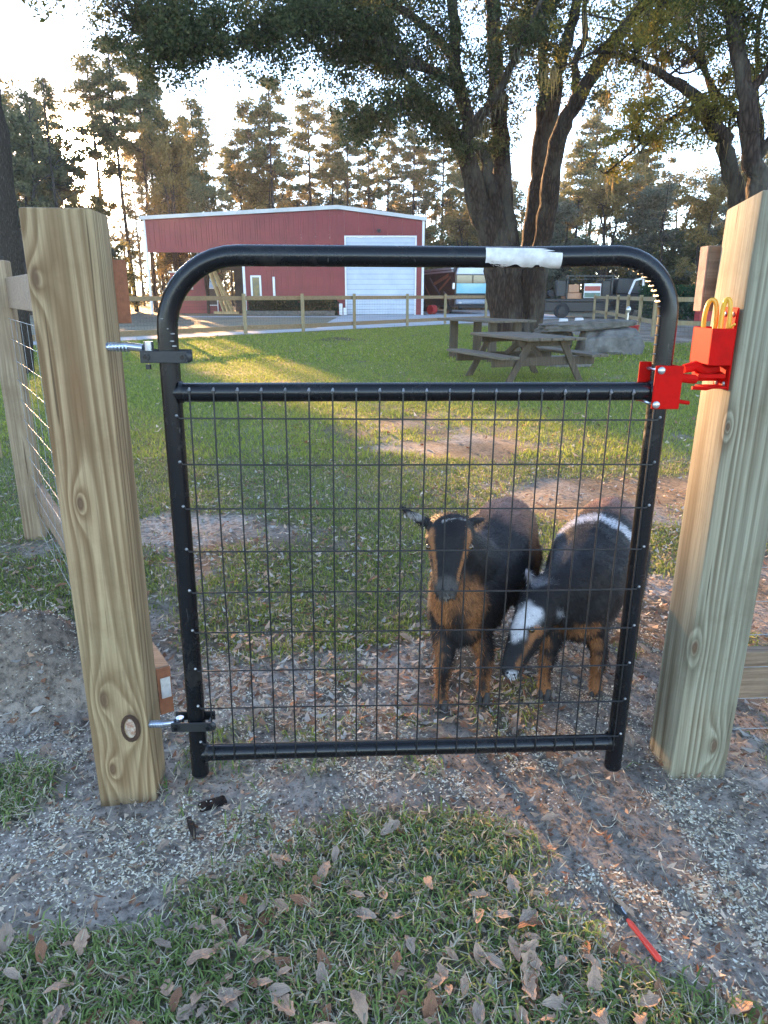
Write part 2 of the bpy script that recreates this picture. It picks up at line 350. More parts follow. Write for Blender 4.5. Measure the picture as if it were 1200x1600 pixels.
# ------------------------------------------------------------------ ground
def ell(x, y, c, r, soft=.35):
    d = np.sqrt(((x-c[0])/r[0])**2+((y-c[1])/r[1])**2)
    return 1-sst(1-soft, 1+soft, d)
def fence_line(x): return 21.45+(x+6.12)*1.13
def grass_d(x, y):
    x = np.asarray(x, float); y = np.asarray(y, float)
    near = np.maximum.reduce([ell(x, y, (.10, 1.13), (.36, .26)), ell(x, y, (-.42, .97), (.52, .17)), ell(x, y, (.13, 1.36), (.30, .13)),
                              ell(x, y, (-1.12, 1.62), (.26, .20)), ell(x, y, (.42, .95), (.25, .12)), ell(x, y, (-.25, 1.2), (.2, .12))*.55, ell(x, y, (1.35, 1.72), (.25, .14))*.8])
    n1 = fb(x, y, 2.2, 3); n2 = fb(x, y, .7, 9)
    far = .16+.84*sst(2.0, 4.0, y)
    far = far-.9*ell(x, y, (-1.0, 3.75), (.45, .3))-.75*ell(x, y, (.55, 6.9), (1.0, 1.3), .6)-1.0*ell(x, y, (1.6, 4.4), (.95, .6), .5)-.7*ell(x, y, (2.1, 3.1), (.5, .5))
    far = far+.8*ell(x, y, (-1.9, 2.75), (.6, .55))+.45*ell(x, y, (-.35, 2.5), (.5, .25), .6)+.35*ell(x, y, (-.55, 3.0), (.6, .3), .6)
    far = far-.55*ell(x, y, (.3, 2.1), (.6, .35))-.9*ell(x, y, (-1.15, 2.15), (.4, .28))
    t = sst(1.55, 1.8, y)
    g = near*(1-t)+np.clip(far, 0, 1.2)*t
    g = g+(n1-.5)*1.5+(fb(x, y, 9.0, 5)-.5)*.7+(n2-.5)*.5*sst(2, 5, y)
    g = np.clip(sst(.22, .85, g), 0, 1)
    g = g*(1-sst(-.3, .3, y-fence_line(x)))
    g = g*(1-sst(0, 1.5, (x-5.6)-.30*(22-y))*sst(18, 20, y))
    return g
def gh(x, y):
    x = np.asarray(x, float); y = np.asarray(y, float)
    k = 1-sst(5, 9, y)*1.0
    z = (fb(x, y, 3.0, 21)-.5)*.035*k+(fb(x, y, 14.0, 31)-.5)*.016*(1-sst(3, 5, y))+(fb(x, y, 45.0, 41, 2)-.5)*.007*(1-sst(2, 3, y))
    m = ell(x, y, (-1.2, 2.12), (.30, .18), .7)
    z = z+m*(.05+.22*fb(x, y, 9, 51)+.10*fb(x, y, 30, 52))
    z = z-.02*ell(x, y, (-1.15, 1.92), (.3, .09), .6)
    z = z+.16*ell(x, y, (-10.2, 32.), (1.6, 1.4), .8)*(.4+fb(x, y, 2., 53))*3+.10*ell(x, y, (-1.3, 20.6), (.55, .28), .8)
    z = z*(1-sst(0, 8, np.abs(x)-30))
    return z
def axis_pts(c, dense, lim, n):
    u = np.linspace(-1, 1, n); a = np.arcsinh(lim/dense)
    return c+dense*np.sinh(u*a)
gx = axis_pts(0, .9, 900, 460); gy = axis_pts(1.9, .9, 900, 520)
GX, GY = np.meshgrid(gx, gy); nx, ny = len(gx), len(gy)
GZ = gh(GX, GY)
idx = np.arange(nx*ny).reshape(ny, nx)
F = np.stack([idx[:-1, :-1].ravel(), idx[:-1, 1:].ravel(), idx[1:, 1:].ravel(), idx[1:, :-1].ravel()], 1)
gd = grass_d(GX, GY)
soil = np.array([.41, .355, .30]); soil2 = np.array([.27, .23, .19]); litter = np.array([.20, .155, .11]); thatch = np.array([.19, .175, .10]); lawn = np.array([.17, .21, .05]); sand = np.array([.30, .27, .19])
def mixc(a, b, t): return a*(1-t[..., None])+b*t[..., None]
c = mixc(np.broadcast_to(soil, GX.shape+(3,)), soil2, sst(.35, .65, fb(GX, GY, 1.6, 61, 4)))
c = mixc(c, np.broadcast_to(litter, c.shape), sst(1.7, 2.1, GY)*sst(.4, .6, fb(GX, GY, 2.7, 62)))
c = mixc(c, np.broadcast_to(litter*.8, c.shape), ell(GX, GY, (-1.2, 2.12), (.34, .22), .7)*.7)
c = mixc(c, np.broadcast_to(thatch, c.shape), gd*.8*(1-sst(4, 9, GY)))
c = mixc(c, np.broadcast_to(lawn, c.shape), gd*sst(4, 9, GY))
beyond = sst(-.2, .4, GY-fence_line(GX))
c = mixc(c, np.broadcast_to(sand, c.shape), beyond*(1-sst(60, 75, GY)))
c = mixc(c, np.broadcast_to(np.array([.09, .075, .045]), c.shape), sst(58, 75, GY))
c = mixc(c, np.broadcast_to(np.array([.14, .10, .07]), c.shape), .8*ell(GX, GY, (-10.2, 32.), (2.2, 2.0), .8)+.9*ell(GX, GY, (-1.3, 20.6), (.8, .4), .8))
def groundmat():
    t = NT('ground_soil_and_turf'); a = t.n('ShaderNodeAttribute', attribute_name='Col'); v = t.coord((1, 1, 1))
    n1 = t.noise(v, 38, 6, .7); n2 = t.noise(v, 7, 4, .6); n3 = t.noise(v, 150, 3, .6)
    c = t.mix(t.ramp(n1, [(.30, 1.0), (.55, 0.0)]), a.outputs['Color'], (.055, .048, .042))
    f = t.n('ShaderNodeMix', data_type='RGBA', blend_type='MULTIPLY'); f.inputs[0].default_value = 1
    t.l(c, f.inputs[6]); t.l(t.ramp(n2, [(.3, .72), (.7, 1.15)]), f.inputs[7])
    c = t.mix(t.ramp(n3, [(.66, 0.0), (.76, .55)]), f.outputs[2], (.42, .39, .33))
    return t.pr(c, .95, 0, t.bump(t.math('ADD', n1, t.math('MULTIPLY', n3, .4)), .6, .012), .1)
M['ground'] = groundmat()
ground = npmesh('ground', np.stack([GX, GY, GZ], -1).reshape(-1, 3), F, M['ground'], c.reshape(-1, 3), smooth=True, kind='structure')
del GX, GY, GZ, c

# pale concrete path and drive beyond the back fence
def flat(name, polys, mat, z, kind='structure', parent=None):
    m = MB()
    for p in polys: m.add([(x, y, z) for x, y in p], [tuple(range(len(p)))])
    return m.build(name, mat, parent, kind=kind)
fl = lambda x, d: (x, float(fence_line(x))+d)
flat('concrete_path', [[fl(-16, .35), fl(-8, .35), fl(-2.6, .35), fl(-2.6, 2.6), fl(-8, 2.4), fl(-16, 2.3)]], M['concrete'], .012)
flat('concrete_drive', [[fl(-2.596, .35), fl(3, .35), fl(10.5, .35), (10.5, 60), (2.7, 60), (2.7, 46.3), (-2.596, 46.3)]], M['concrete'], .012)
flat('concrete_walk', [[(-14.5, 41.5), (-2.6, 41.5), (-2.6, 43.6), (-14.5, 43.6)]], M['concrete'], .012)

# ------------------------------------------------------------------ blades, chips, leaves that nobody could count
def blades(name, X, Y, L, Wd, cols, bend=.6, parent=None, seg=2, label=None, z0=None):
    n = len(X); az = RNG.random(n)*2*np.pi; h = L*(.55+.45*RNG.random(n)); b = bend*(.3+RNG.random(n))
    dx, dy = np.cos(az), np.sin(az); px, py = -dy, dx
    z = gh(X, Y)-.004 if z0 is None else z0
    P0 = np.stack([X, Y, z], -1); w = Wd*(.6+.6*RNG.random(n))
    side = np.stack([px*w, py*w, np.zeros(n)], -1)*.5
    D = np.stack([dx, dy, np.zeros(n)], -1)
    up = np.array([0, 0, 1.0])
    cr = cols
    if seg == 1:
        V = np.stack([P0-side, P0+side, P0+D*(h*b)[:, None]+up*(h*(1-.35*b))[:, None]], 1).reshape(-1, 3)
        Fc = np.arange(n*3).reshape(n, 3)
        return npmesh(name, V, Fc, M['grass'], np.repeat(cr, 3, 0), parent, 'stuff')
    mid = P0+D*(h*b*.35)[:, None]+up*(h*.62)[:, None]; tip = P0+D*(h*b)[:, None]+up*(h*(1-.5*b))[:, None]
    V = np.stack([P0-side, P0+side, mid+side*.8, mid-side*.8, tip], 1).reshape(-1, 3)
    i = np.arange(n)*5
    Fc = np.concatenate([np.stack([i, i+1, i+2], 1), np.stack([i, i+2, i+3], 1), np.stack([i+3, i+2, i+4], 1)])
    return npmesh(name, V, Fc, M['grass'], np.repeat(cr, 5, 0), parent, 'stuff')
def gcols(n, a, b, dry=.12, dc=(.32, .27, .15)):
    t = RNG.random((n, 1)); c = np.array(a)*(1-t)+np.array(b)*t
    k = RNG.random(n) < dry; c[k] = np.array(dc)*(.6+.6*RNG.random((k.sum(), 1))); return c
def sample(n, x0, x1, y0, y1, persp=True, power=1.0):
    Y = y0+(y1-y0)*RNG.random(n)**power
    hw = (.62*Y+.25) if persp else np.full(n, max(abs(x0), abs(x1)))
    X = (RNG.random(n)*2-1)*np.minimum(hw, max(abs(x0), abs(x1)))
    return X, Y
X, Y = sample(90000, -1.6, 1.6, .62, 1.75, True); k = (RNG.random(len(X)) < grass_d(X, Y)**1.3*.34); X, Y = X[k], Y[k]
blades('grass_blades_near', X, Y, .050, .0046, gcols(len(X), (.11, .18, .055), (.31, .38, .13), .28, (.50, .45, .32)), 1.2)
X, Y = sample(150000, -4, 4, 1.75, 5.5, True); k = (RNG.random(len(X)) < grass_d(X, Y)**1.3*.75); X, Y = X[k], Y[k]
blades('grass_blades_pen', X, Y, .042, .005, gcols(len(X), (.13, .19, .045), (.34, .39, .10), .22, (.45, .40, .26)), 1.2)
X, Y = sample(190000, -9, 9, 5.5, 14, True); k = (RNG.random(len(X)) < grass_d(X, Y)*.85); X, Y = X[k], Y[k]
blades('grass_blades_lawn', X, Y, .06, .010, gcols(len(X), (.17, .22, .045), (.38, .43, .085), .12, (.42, .36, .2)), 1.0, seg=1)
X, Y = sample(240000, -16, 16, 14, 39, True); k = (RNG.random(len(X)) < grass_d(X, Y)*.9); X, Y = X[k], Y[k]
blades('grass_blades_far', X, Y, .075, .028, gcols(len(X), (.17, .22, .045), (.36, .41, .085), .10, (.4, .34, .2)), .9, seg=1)
# long tufts round posts and between the fence rails
X, Y = sample(6000, -14, 14, 15, 38, True); k = (RNG.random(len(X)) < .5) & (np.abs(Y-fence_line(X)) < .25); X, Y = X[k], Y[k]
blades('grass_tufts', X, Y, .16, .02, gcols(len(X), (.09, .14, .04), (.2, .24, .08), .3), .7, seg=1)

def flakes(name, X, Y, L, Wd, cols, lift=.004, curl=.25, mat='dry', tilt=.5):
    n = len(X); az = RNG.random(n)*2*np.pi; l = L*(.5+.8*RNG.random(n)); w = Wd*(.5+.8*RNG.random(n))
    ax = np.stack([np.cos(az), np.sin(az), (RNG.random(n)-.5)*tilt], -1); ax /= np.linalg.norm(ax, axis=1)[:, None]
    s = np.stack([-np.sin(az), np.cos(az), (RNG.random(n)-.5)*tilt*1.3], -1)
    C = np.stack([X, Y, gh(X, Y)+lift+np.abs(ax[:, 2])*l*.5+RNG.random(n)*.004], -1)
    up = np.array([0, 0, 1.]); cu = (l*curl*(RNG.random(n)))[:, None]*up
    a = C-ax*l[:, None]*.5+cu*.6; b = C+ax*l[:, None]*.5+cu; c1 = C+s*w[:, None]*.5; c2 = C-s*w[:, None]*.5
    V = np.stack([a, c1, b, c2], 1).reshape(-1, 3); i = np.arange(n)*4
    Fc = np.concatenate([np.stack([i, i+1, i+3], 1), np.stack([i+1, i+2, i+3], 1)])
    return npmesh(name, V, Fc, M[mat], np.repeat(cols, 4, 0), None, 'stuff')
def rcol(n, cs, j=.25):
    cs = np.array(cs); c = cs[RNG.integers(0, len(cs), n)]; return c*(1-j+2*j*RNG.random((n, 1)))
# wood shavings: thick in patches on both sides of the gate and in the pen
X, Y = sample(300000, -2.2, 2.2, .75, 3.2, True)
pat = np.maximum.reduce([ell(X, Y, (-.42, 1.42), (.45, .22), .6), ell(X, Y, (.62, 1.36), (.22, .24), .7), ell(X, Y, (-.95, 1.62), (.4, .25), .7)*.8, ell(X, Y, (.8, 1.15), (.3, .2), .7)*.45, ell(X, Y, (0, 1.75), (.9, .2), .6)*.8, ell(X, Y, (1.2, 1.85), (.4, .3), .6), ell(X, Y, (-.5, 2.15), (.7, .35), .7)*.8, ell(X, Y, (.7, 2.2), (.6, .4), .7)*.45])
k = RNG.random(len(X)) < (.02+pat*.42)*sst(.38, .62, fb(X, Y, 5, 71))*(.35+1.1*sst(.4, .6, fb(X, Y, 22, 72)))*(1-grass_d(X, Y)*.7); X, Y = X[k], Y[k]
flakes('wood_shavings', X, Y, .0100, .0048, rcol(len(X), [(.78, .72, .55), (.70, .64, .50), (.84, .80, .68), (.50, .42, .28)]), curl=.35, lift=.006)
X, Y = sample(90000, -2.2, 2.2, .75, 3.4, True); k = RNG.random(len(X)) < .30*(1-grass_d(X, Y)*.5); X, Y = X[k], Y[k]
flakes('soil_crumbs_and_bark_bits', X, Y, .010, .006, rcol(len(X), [(.20, .17, .15), (.11, .09, .075), (.28, .25, .22), (.16, .11, .08)]), curl=.5, tilt=.9)
X, Y = sample(14000, -1.4, 1.4, .7, 2.3, True); k = RNG.random(len(X)) < .25+.5*grass_d(X, Y); X, Y = X[k], Y[k]
flakes('straw_and_stems', X, Y, .045, .0022, rcol(len(X), [(.62, .55, .38), (.48, .38, .25), (.70, .64, .48), (.30, .22, .15)]), curl=.5, lift=.012, tilt=.5)
# small dead leaves and torn pieces
def litter(name, X, Y, L, cs, curl=.35):
    return flakes(name, X, Y, L, L*.42, rcol(len(X), cs), lift=.006, curl=curl, tilt=.7)
LEAFC = [(.44, .29, .19), (.56, .41, .29), (.34, .20, .13), (.62, .50, .38), (.26, .13, .08)]
X, Y = sample(24000, -4, 4, 1.7, 5.5, True, .9); k = RNG.random(len(X)) < (.12+.5*sst(.42, .6, fb(X, Y, 1.8, 81)))*(1-.4*sst(3.2, 5, Y)); X, Y = X[k], Y[k]
litter('small_dead_leaves_in_pen', X, Y, .038, LEAFC+[(.5, .46, .4)]*2)
X, Y = sample(4200, -1, 1, .75, 1.75, True); k = RNG.random(len(X)) < .3+.4*grass_d(X, Y); X, Y = X[k], Y[k]
litter('torn_leaf_pieces', X, Y, .024, LEAFC)
X, Y = sample(9000, -10, 10, 5.5, 21, True); k = RNG.random(len(X)) < .4*sst(.4, .65, fb(X, Y, .8, 83)); X, Y = X[k], Y[k]
litter('leaves_scattered_on_lawn', X, Y, .07, LEAFC)

# ------------------------------------------------------------------ fallen leaves one can pick out
def leaf_mesh(kind, seed):
    r = random.Random(seed); n = 7; vs = []; fs = []
    for i in range(n+1):
        t = i/n
        if kind == 'oak': w = .27*math.sin(math.pi*min(1, t*.93+.05))**.6*(.55+.7*t)*(1.12 if i % 2 else .86)
        else: w = .20*math.sin(math.pi*min(1, t*.97+.015))**.8
        curl = .18*math.sin(t*3+seed)*(1 if seed % 2 else .5)+.25*t*t*(seed % 3)*.5
        cup = (.35+.5*r.random())*w
        vs += [(t-.5, -w, curl+cup), (t-.5, 0, curl), (t-.5, w*(.8+.4*r.random()), curl+cup*(.4+r.random()))]
    vs += [(-.72, .02, .03), (-.72, -.01, .03)]
    for i in range(n):
        a = i*3; fs += [(a, a+1, a+4, a+3), (a+1, a+2, a+5, a+4)]
    fs.append((1, len(vs)-1, len(vs)-2))
    return vs, fs
LC = {'tan': ((.60, .39, .26), 'pale tan'), 'brown': ((.36, .18, .10), 'reddish brown'), 'grey': ((.46, .34, .25), 'greyish brown'), 'ochre': ((.55, .34, .12), 'ochre yellow')}
LMESH = {}
for cn, (cc, _) in LC.items():
    t = NT('dead_leaf_'+cn); v = t.coord((1, 1, 1)); f = t.noise(v, 3.5, 5, .7); vein = t.noise(t.coord((2, 26, 1)), 1.0, 2)
    col = t.mix(t.math('MULTIPLY', vein, .4), t.ramp(f, [(.35, cc), (.7, tuple(x*.55 for x in cc))]), tuple(x*.5 for x in cc)); t.pr(col, .7, 0, t.bump(vein, .4, .05), .2)
    for sh in ('oak', 'laurel'):
        for sdv in range(3):
            vs, fs = leaf_mesh(sh, sdv+1); me = bpy.data.meshes.new('fallen_leaf'); me.from_pydata(vs, [], fs); me.materials.append(t.mat)
            me.polygons.foreach_set('use_smooth', [True]*len(fs)); LMESH[cn, sh, sdv] = me
def put_leaf(x, y, size, cn, sh, rz, label=None, group=None, tilt=.35, z=None):
    o = bpy.data.objects.new('fallen_leaf', LMESH[cn, sh, random.randrange(3)]); COL.objects.link(o)
    zz = float(gh(np.array([x]), np.array([y]))[0])+.012+.008*float(grass_d(np.array([x]), np.array([y]))[0]) if z is None else z
    o.location = (x, y, zz); o.scale = (size, size, size*.8); o.rotation_euler = (random.uniform(-tilt, tilt), random.uniform(-tilt, tilt), rz)
    if label is None:
        r_ = x/y
        sz = 'small' if size < .036 else ('large' if size > .046 else 'middling')
        if group is G1: w_ = (('close below the gate', 'halfway between gate and bottom edge', 'near the bottom edge')[(y < 1.22)+(y < 1.0)], ('far left', 'left of centre', 'at centre', 'right of centre', 'far right')[min(4, int((r_+.7)/.28))])
        else: w_ = (('just behind the gate', 'in the pen litter', 'deep in the pen')[(y > 1.95)+(y > 2.4)], ('beside the left gatepost', 'left of the goats', 'at the middle of the mesh', 'round the goats', 'by the right gatepost')[min(4, int((r_+.7)/.28))])
        label = '%s %s %s leaf, %s, %s' % (sz, LC[cn][1], 'lobed oak' if sh == 'oak' else 'narrow', w_[0], w_[1])
    tag(o, label, 'leaf', group if isinstance(group, str) else group[0])
special = [(.276, 1.045, .075, 'tan', 'oak', 1.3, 'largest pale brown lobed oak leaf beside the orange handled tool, near bottom edge'),
           (.30, 1.135, .062, 'brown', 'oak', .3, 'curled reddish leaf propped above the largest oak leaf near the tool'),
           (-.045, 1.325, .022, 'ochre', 'laurel', 1.9, 'small ochre yellow leaf in the grass below the gate'),
           (.40, 1.09, .045, 'brown', 'laurel', 1.4, 'narrow brown leaf lying just left of the orange handle'),
           (-.275, .985, .055, 'tan', 'laurel', .8, 'long tan leaf lying flat at the bottom left of the grass'),
           (.41, 1.46, .045, 'tan', 'oak', .1, 'broad tan leaf at the edge of the bare soil left of the right gatepost')]
for x, y, s, cn, sh, rz, lb in special: put_leaf(x, y, s, cn, sh, rz, lb, 'fallen leaves near the gate')
cnt = 0
G1 = ('fallen leaves on the grass outside the gate', 'on the grass outside the gate'); G2 = ('fallen leaves inside the pen', 'inside the pen behind the gate')
while cnt < 150:
    y = random.uniform(.78, 1.42); x = random.uniform(-.62*y-.1, .62*y+.1)
    g = float(grass_d(np.array([x]), np.array([y]))[0]); hot = math.exp(-((x-.2)/.28)**2-((y-1.03)/.14)**2)+.6*math.exp(-((x+.15)/.3)**2-((y-1.0)/.15)**2)
    if random.random() > .06+.3*g+.6*hot: continue
    put_leaf(x, y, random.uniform(.032, .062), random.choice(['tan', 'tan', 'brown', 'grey', 'tan']), random.choice(['oak', 'laurel']), random.uniform(0, 6.28), group=G1); cnt += 1
cnt = 0
while cnt < 150:
    y = random.uniform(1.62, 3.0); x = random.uniform(-.6*y, .6*y)
    put_leaf(x, y, random.uniform(.035, .062), random.choice(['tan', 'grey', 'brown', 'grey']), random.choice(['oak', 'laurel', 'laurel']), random.uniform(0, 6.28), group=G2); cnt += 1

# ------------------------------------------------------------------ foliage tools
def leafcloud(P, size, c1, c2, name, parent, mat='leaf', flat_=.0, elong=1.6, kind='stuff', droop=0.0, shade=None):
    n = len(P); u = RNG.normal(size=(n, 3)); u[:, 2] = u[:, 2]*(1-flat_)-droop; u /= np.linalg.norm(u, axis=1)[:, None]+1e-9
    w = np.cross(u, RNG.normal(size=(n, 3))); w /= np.linalg.norm(w, axis=1)[:, None]+1e-9
    s = (size*(.6+.8*RNG.random(n)))[:, None]
    V = np.stack([P-u*s*elong*.5, P+w*s*.5, P+u*s*elong*.5, P-w*s*.5], 1).reshape(-1, 3)
    t = RNG.random((n, 1)); c = np.array(c1)*(1-t)+np.array(c2)*t
    return npmesh(name, V, np.arange(n*4).reshape(n, 4), M[mat], np.repeat(c, 4, 0), parent, kind)
def clump_pts(C, R, per, squash=.7):
    n = len(C)*per; Q = RNG.normal(size=(n, 3)); Q /= np.linalg.norm(Q, axis=1)[:, None]; Q *= (RNG.random((n, 1))**.45); Q[:, 2] *= squash
    return np.repeat(C, per, 0)+Q*np.repeat(np.broadcast_to(R, len(C)), per)[:, None]
def smooth_path(pts, k=3):
    P = [np.array(p, float) for p in pts]; out = []
    for i in range(len(P)-1):
        p0 = P[max(i-1, 0)]; p1 = P[i]; p2 = P[i+1]; p3 = P[min(i+2, len(P)-1)]
        for j in range(k):
            t = j/k; out.append(.5*((2*p1)+(-p0+p2)*t+(2*p0-5*p1+4*p2-p3)*t*t+(-p0+3*p1-3*p2+p3)*t**3))
    out.append(P[-1]); return out
def limb(m, pts, n=9, wob=.02, k=4):
    sp = smooth_path(pts, k)
    path = []; rr = []
    for i, p in enumerate(sp):
        w = wob if 0 < i < len(sp)-1 else 0
        path.append((p[0]+random.gauss(0, w), p[1]+random.gauss(0, w), p[2])); rr.append(max(.004, p[3])*(1+random.uniform(-.07, .07)))
    m.tube(path, rr, n); return sp
def twig(m, a, b, r0, r1, sag=.12, n=3, k=4):
    a = np.array(a); b = np.array(b); d = b-a; L = np.linalg.norm(d); off = RNG.normal(size=3)*L*sag; pts = []
    for i in range(k+1):
        t = i/k; pts.append(a+d*t+off*math.sin(math.pi*t))
    m.tube(pts, [r0+(r1-r0)*i/k for i in range(k+1)], n, False)
    return pts
def moss_strips(C, lo, hi, name, parent, per=14, spread=.10, c1=(.20, .20, .15), c2=(.10, .10, .075), w=.018):
    n = len(C)*per; B = np.repeat(C, per, 0)+RNG.normal(size=(n, 3))*np.array([spread, spread, .04]); L = np.repeat(lo+(hi-lo)*RNG.random(len(C)), per)*(.4+.8*RNG.random(n))
    a = RNG.random(n)*6.28; s = np.stack([np.cos(a), np.sin(a), np.zeros(n)], -1)*w; sh = RNG.normal(size=(n, 3))*.03; sh[:, 2] = 0
    mid = B-np.array([0, 0, 1])*(L*.5)[:, None]+sh; tip = B-np.array([0, 0, 1])*L[:, None]+sh*1.6
    V = np.stack([B-s*.5, B+s*.5, mid+s*.6, mid-s*.6, tip], 1).reshape(-1, 3); i = np.arange(n)*5
    Fc = np.concatenate([np.stack([i, i+1, i+2], 1), np.stack([i, i+2, i+3], 1), np.stack([i+3, i+2, i+4], 1)])
    t = RNG.random((n, 1)); c = np.array(c1)*(1-t)+np.array(c2)*t
    return npmesh(name, V, Fc, M['moss'], np.repeat(c, 5, 0), parent, 'stuff')
# ------------------------------------------------------------------ the big live oak
def foliage_from(samples, n, dmin, dmax, gap, gs, zlo, seed, upb=.35):
    Sx = np.array(samples); wts = 1/(Sx[:, 3]+.03); wts /= wts.sum(); C = []; A = []
    while len(C) < n:
        i = RNG.choice(len(Sx), p=wts); s = Sx[i]; d = RNG.normal(size=3); d[2] = d[2]*.7+upb; d /= np.linalg.norm(d)
        p = s[:3]+d*(dmin+(dmax-dmin)*RNG.random())
        if p[2] < zlo(p[0], p[1]): continue
        if vn(p*gs, seed) < gap: continue
        C.append(p); A.append(s[:3])
    return np.array(C), np.array(A)
oak = thing('live_oak_tree', 'huge dark multi-stemmed live oak spreading over the lawn behind the picnic tables', 'tree', (3.9, 21, 0))
m = MB(); SAM = []
for k_, pts in OAK.items():
    pts = [(p[0], p[1], p[2], p[3]*(.70+.30*min(1, max(0, p[2]-.6)/3.2))) for p in pts]
    sp = limb(m, pts, 12 if k_ in 'ABCD' else 8, .025)
    if k_ not in ('B_',): SAM += [p for p in sp if p[2] > 4.6]
# root flare
for a in range(9):
    th = a*.7+.2; m.tube([(3.85+.22*math.cos(th), 21+.25*math.sin(th), .5), (3.85+.5*math.cos(th), 21+.5*math.sin(th), .12), (3.85+.95*math.cos(th), 21+.9*math.sin(th), -.06)], [.16, .10, .04], 7)
m.build('trunk', M['bark'], oak, smooth=True, ang=60)
# extra limbs reaching up, back and forward outside of the picture
m = MB(); extra = []
for b in [(1.5, 22, 9.84), (2.91, 22, 9.84), (3.99, 22.4, 9.85), (5.12, 20.5, 9.25), (6.51, 18.6, 8.15), (-1.0, 22.5, 9.45), (3.19, 19, 6.92), (-1.85, 20, 8.0), (6.0, 19, 7.68), (4.1, 21.5, 8.2), (2.9, 21.6, 8.6)]:
    for j in range(3):
        e = (b[0]+random.uniform(-2.4, 2.4), b[1]+random.uniform(-2.2, 3.0), b[2]+random.uniform(.3, 2.4))
        q = twig(m, b, e, .055, .018, .12, 5, 5); extra += [np.array([*p, .03]) for p in q[1:]]
m.build('branch', M['bark'], oak, smooth=True, kind='stuff')
samp = [np.array(p) for p in SAM]+extra
zl = lambda x, y: 6.1 if x < -3 else (5.6 if x < .2 else (5.0 if x < 3.2 else 5.5))
C1, A1 = foliage_from(samp, 1500, .12, 1.35, .37, .75, zl, 5)
edge = [np.array(p) for p in SAM if p[0] < .6 and p[2] > 6]
C2, A2 = foliage_from(edge, 700, .12, 1.35, .34, .9, lambda x, y: 5.8, 6)
low = [np.array(p) for p in SAM if p[0] < 3.3 and p[2] < 6.3]
C3, A3 = foliage_from(low, 150, .1, .7, .42, .9, lambda x, y: 4.3, 7, .15)
CC = np.concatenate([C1, C2, C3]); AA = np.concatenate([A1, A2, A3])
m = MB()
for c_, a_ in zip(CC, AA): twig(m, a_, c_, .016, .005, .15, 3, 3)
m.build('twig', M['bark'], oak, kind='stuff')
P = clump_pts(CC, .22+.30*RNG.random(len(CC)), 74, .8)
leafcloud(P, .045, (.04, .055, .025), (.11, .12, .055), 'crown', oak, elong=1.9)
msk = [p for p in SAM if p[0] < 3.6 and p[3] > .04]; mc = np.array([msk[i][:3] for i in RNG.integers(0, len(msk), 110)])
moss_strips(mc, .15, .55, 'hanging_moss', oak, 16, .14, w=.014)

# the live oak at right; sunlight is put into its yellow-green leaf colours
roak = thing('leaning_oak_tree', 'leaning oak with leaves tinted yellow green as if sunlit, rising behind the right gatepost', 'tree', (8.0, 17, 0))
m = MB(); SR = []
for k_, pts in ROAK.items():
    if k_ == 'S': continue
    SR += [p for p in limb(m, pts, 10, .02) if p[2] > 2.9]
m.build('trunk', M['bark'], roak, smooth=True, ang=60)
m = MB(); ex = []
for b in [(4.14, 16, 5.8), (5.24, 16.1, 4.2), (5.6, 18, 6.84), (8.25, 18, 7.3), (6.28, 17.8, 7.5), (6.49, 16.8, 5.2), (7.4, 17, 4.6), (5.78, 16.6, 5.5), (6.8, 17.3, 5.9)]:
    for j in range(3):
        e = (b[0]+random.uniform(-1.5, 1.2), b[1]+random.uniform(-1.3, 1.6), b[2]+random.uniform(-.5, 1.3)); q = twig(m, b, e, .028, .010, .14, 5, 5); ex += [np.array([*p, .02]) for p in q[1:]]
m.build('branch', M['bark'], roak, smooth=True, kind='stuff')
samp = [np.array(p) for p in SR]+ex
C1, A1 = foliage_from(samp, 620, .1, .85, .42, 1.1, lambda x, y: 3.6 if x < 7 else 3.0, 15, .1)
m = MB()
for c_, a_ in zip(C1, A1): twig(m, a_, c_, .011, .004, .15, 3, 3)
m.build('twig', M['bark'], roak, kind='stuff')
P = clump_pts(C1, .12+.20*RNG.random(len(C1)), 60, .8)
leafcloud(P, .034, (.12, .12, .03), (.30, .24, .055), 'crown', roak, elong=1.9)
mc = np.array([samp[i][:3] for i in RNG.integers(0, len(samp), 110)])
moss_strips(mc, .2, .8, 'hanging_moss', roak, 14, .09, (.34, .24, .10), (.22, .17, .09), .012)

soak = thing('dark_oak_tree', 'dark thick oak trunk at the right picture edge in front of the leaning oak', 'tree', (7.4, 14, 0))
m = MB(); S2 = [p for p in limb(m, ROAK['S'], 12, .02) if p[2] > 4.6]
for e in [[(6.34, 14, 4.5, .09), (6.9, 14.2, 5.5, .06), (7.3, 14.5, 6.9, .03)], [(6.6, 14, 3.5, .09), (7.1, 13.7, 4.4, .06), (7.6, 13.2, 5.6, .03)], [(6.07, 14.1, 5.3, .06), (5.5, 13.8, 6.2, .04), (4.8, 13.4, 6.9, .02)]]: S2 += limb(m, e, 8, .02)
m.build('trunk', M['bark'], soak, smooth=True, ang=60)
C1, A1 = foliage_from([np.array(p) for p in S2], 150, .2, 1.1, .45, 1.0, lambda x, y: 5.1, 25, .4)
m = MB()
for c_, a_ in zip(C1, A1): twig(m, a_, c_, .010, .004, .15, 3, 3)
m.build('twig', M['bark'], soak, kind='stuff')
leafcloud(clump_pts(C1, .16+.2*RNG.random(len(C1)), 70, .8), .034, (.045, .06, .02), (.12, .12, .04), 'crown', soak, elong=1.9)

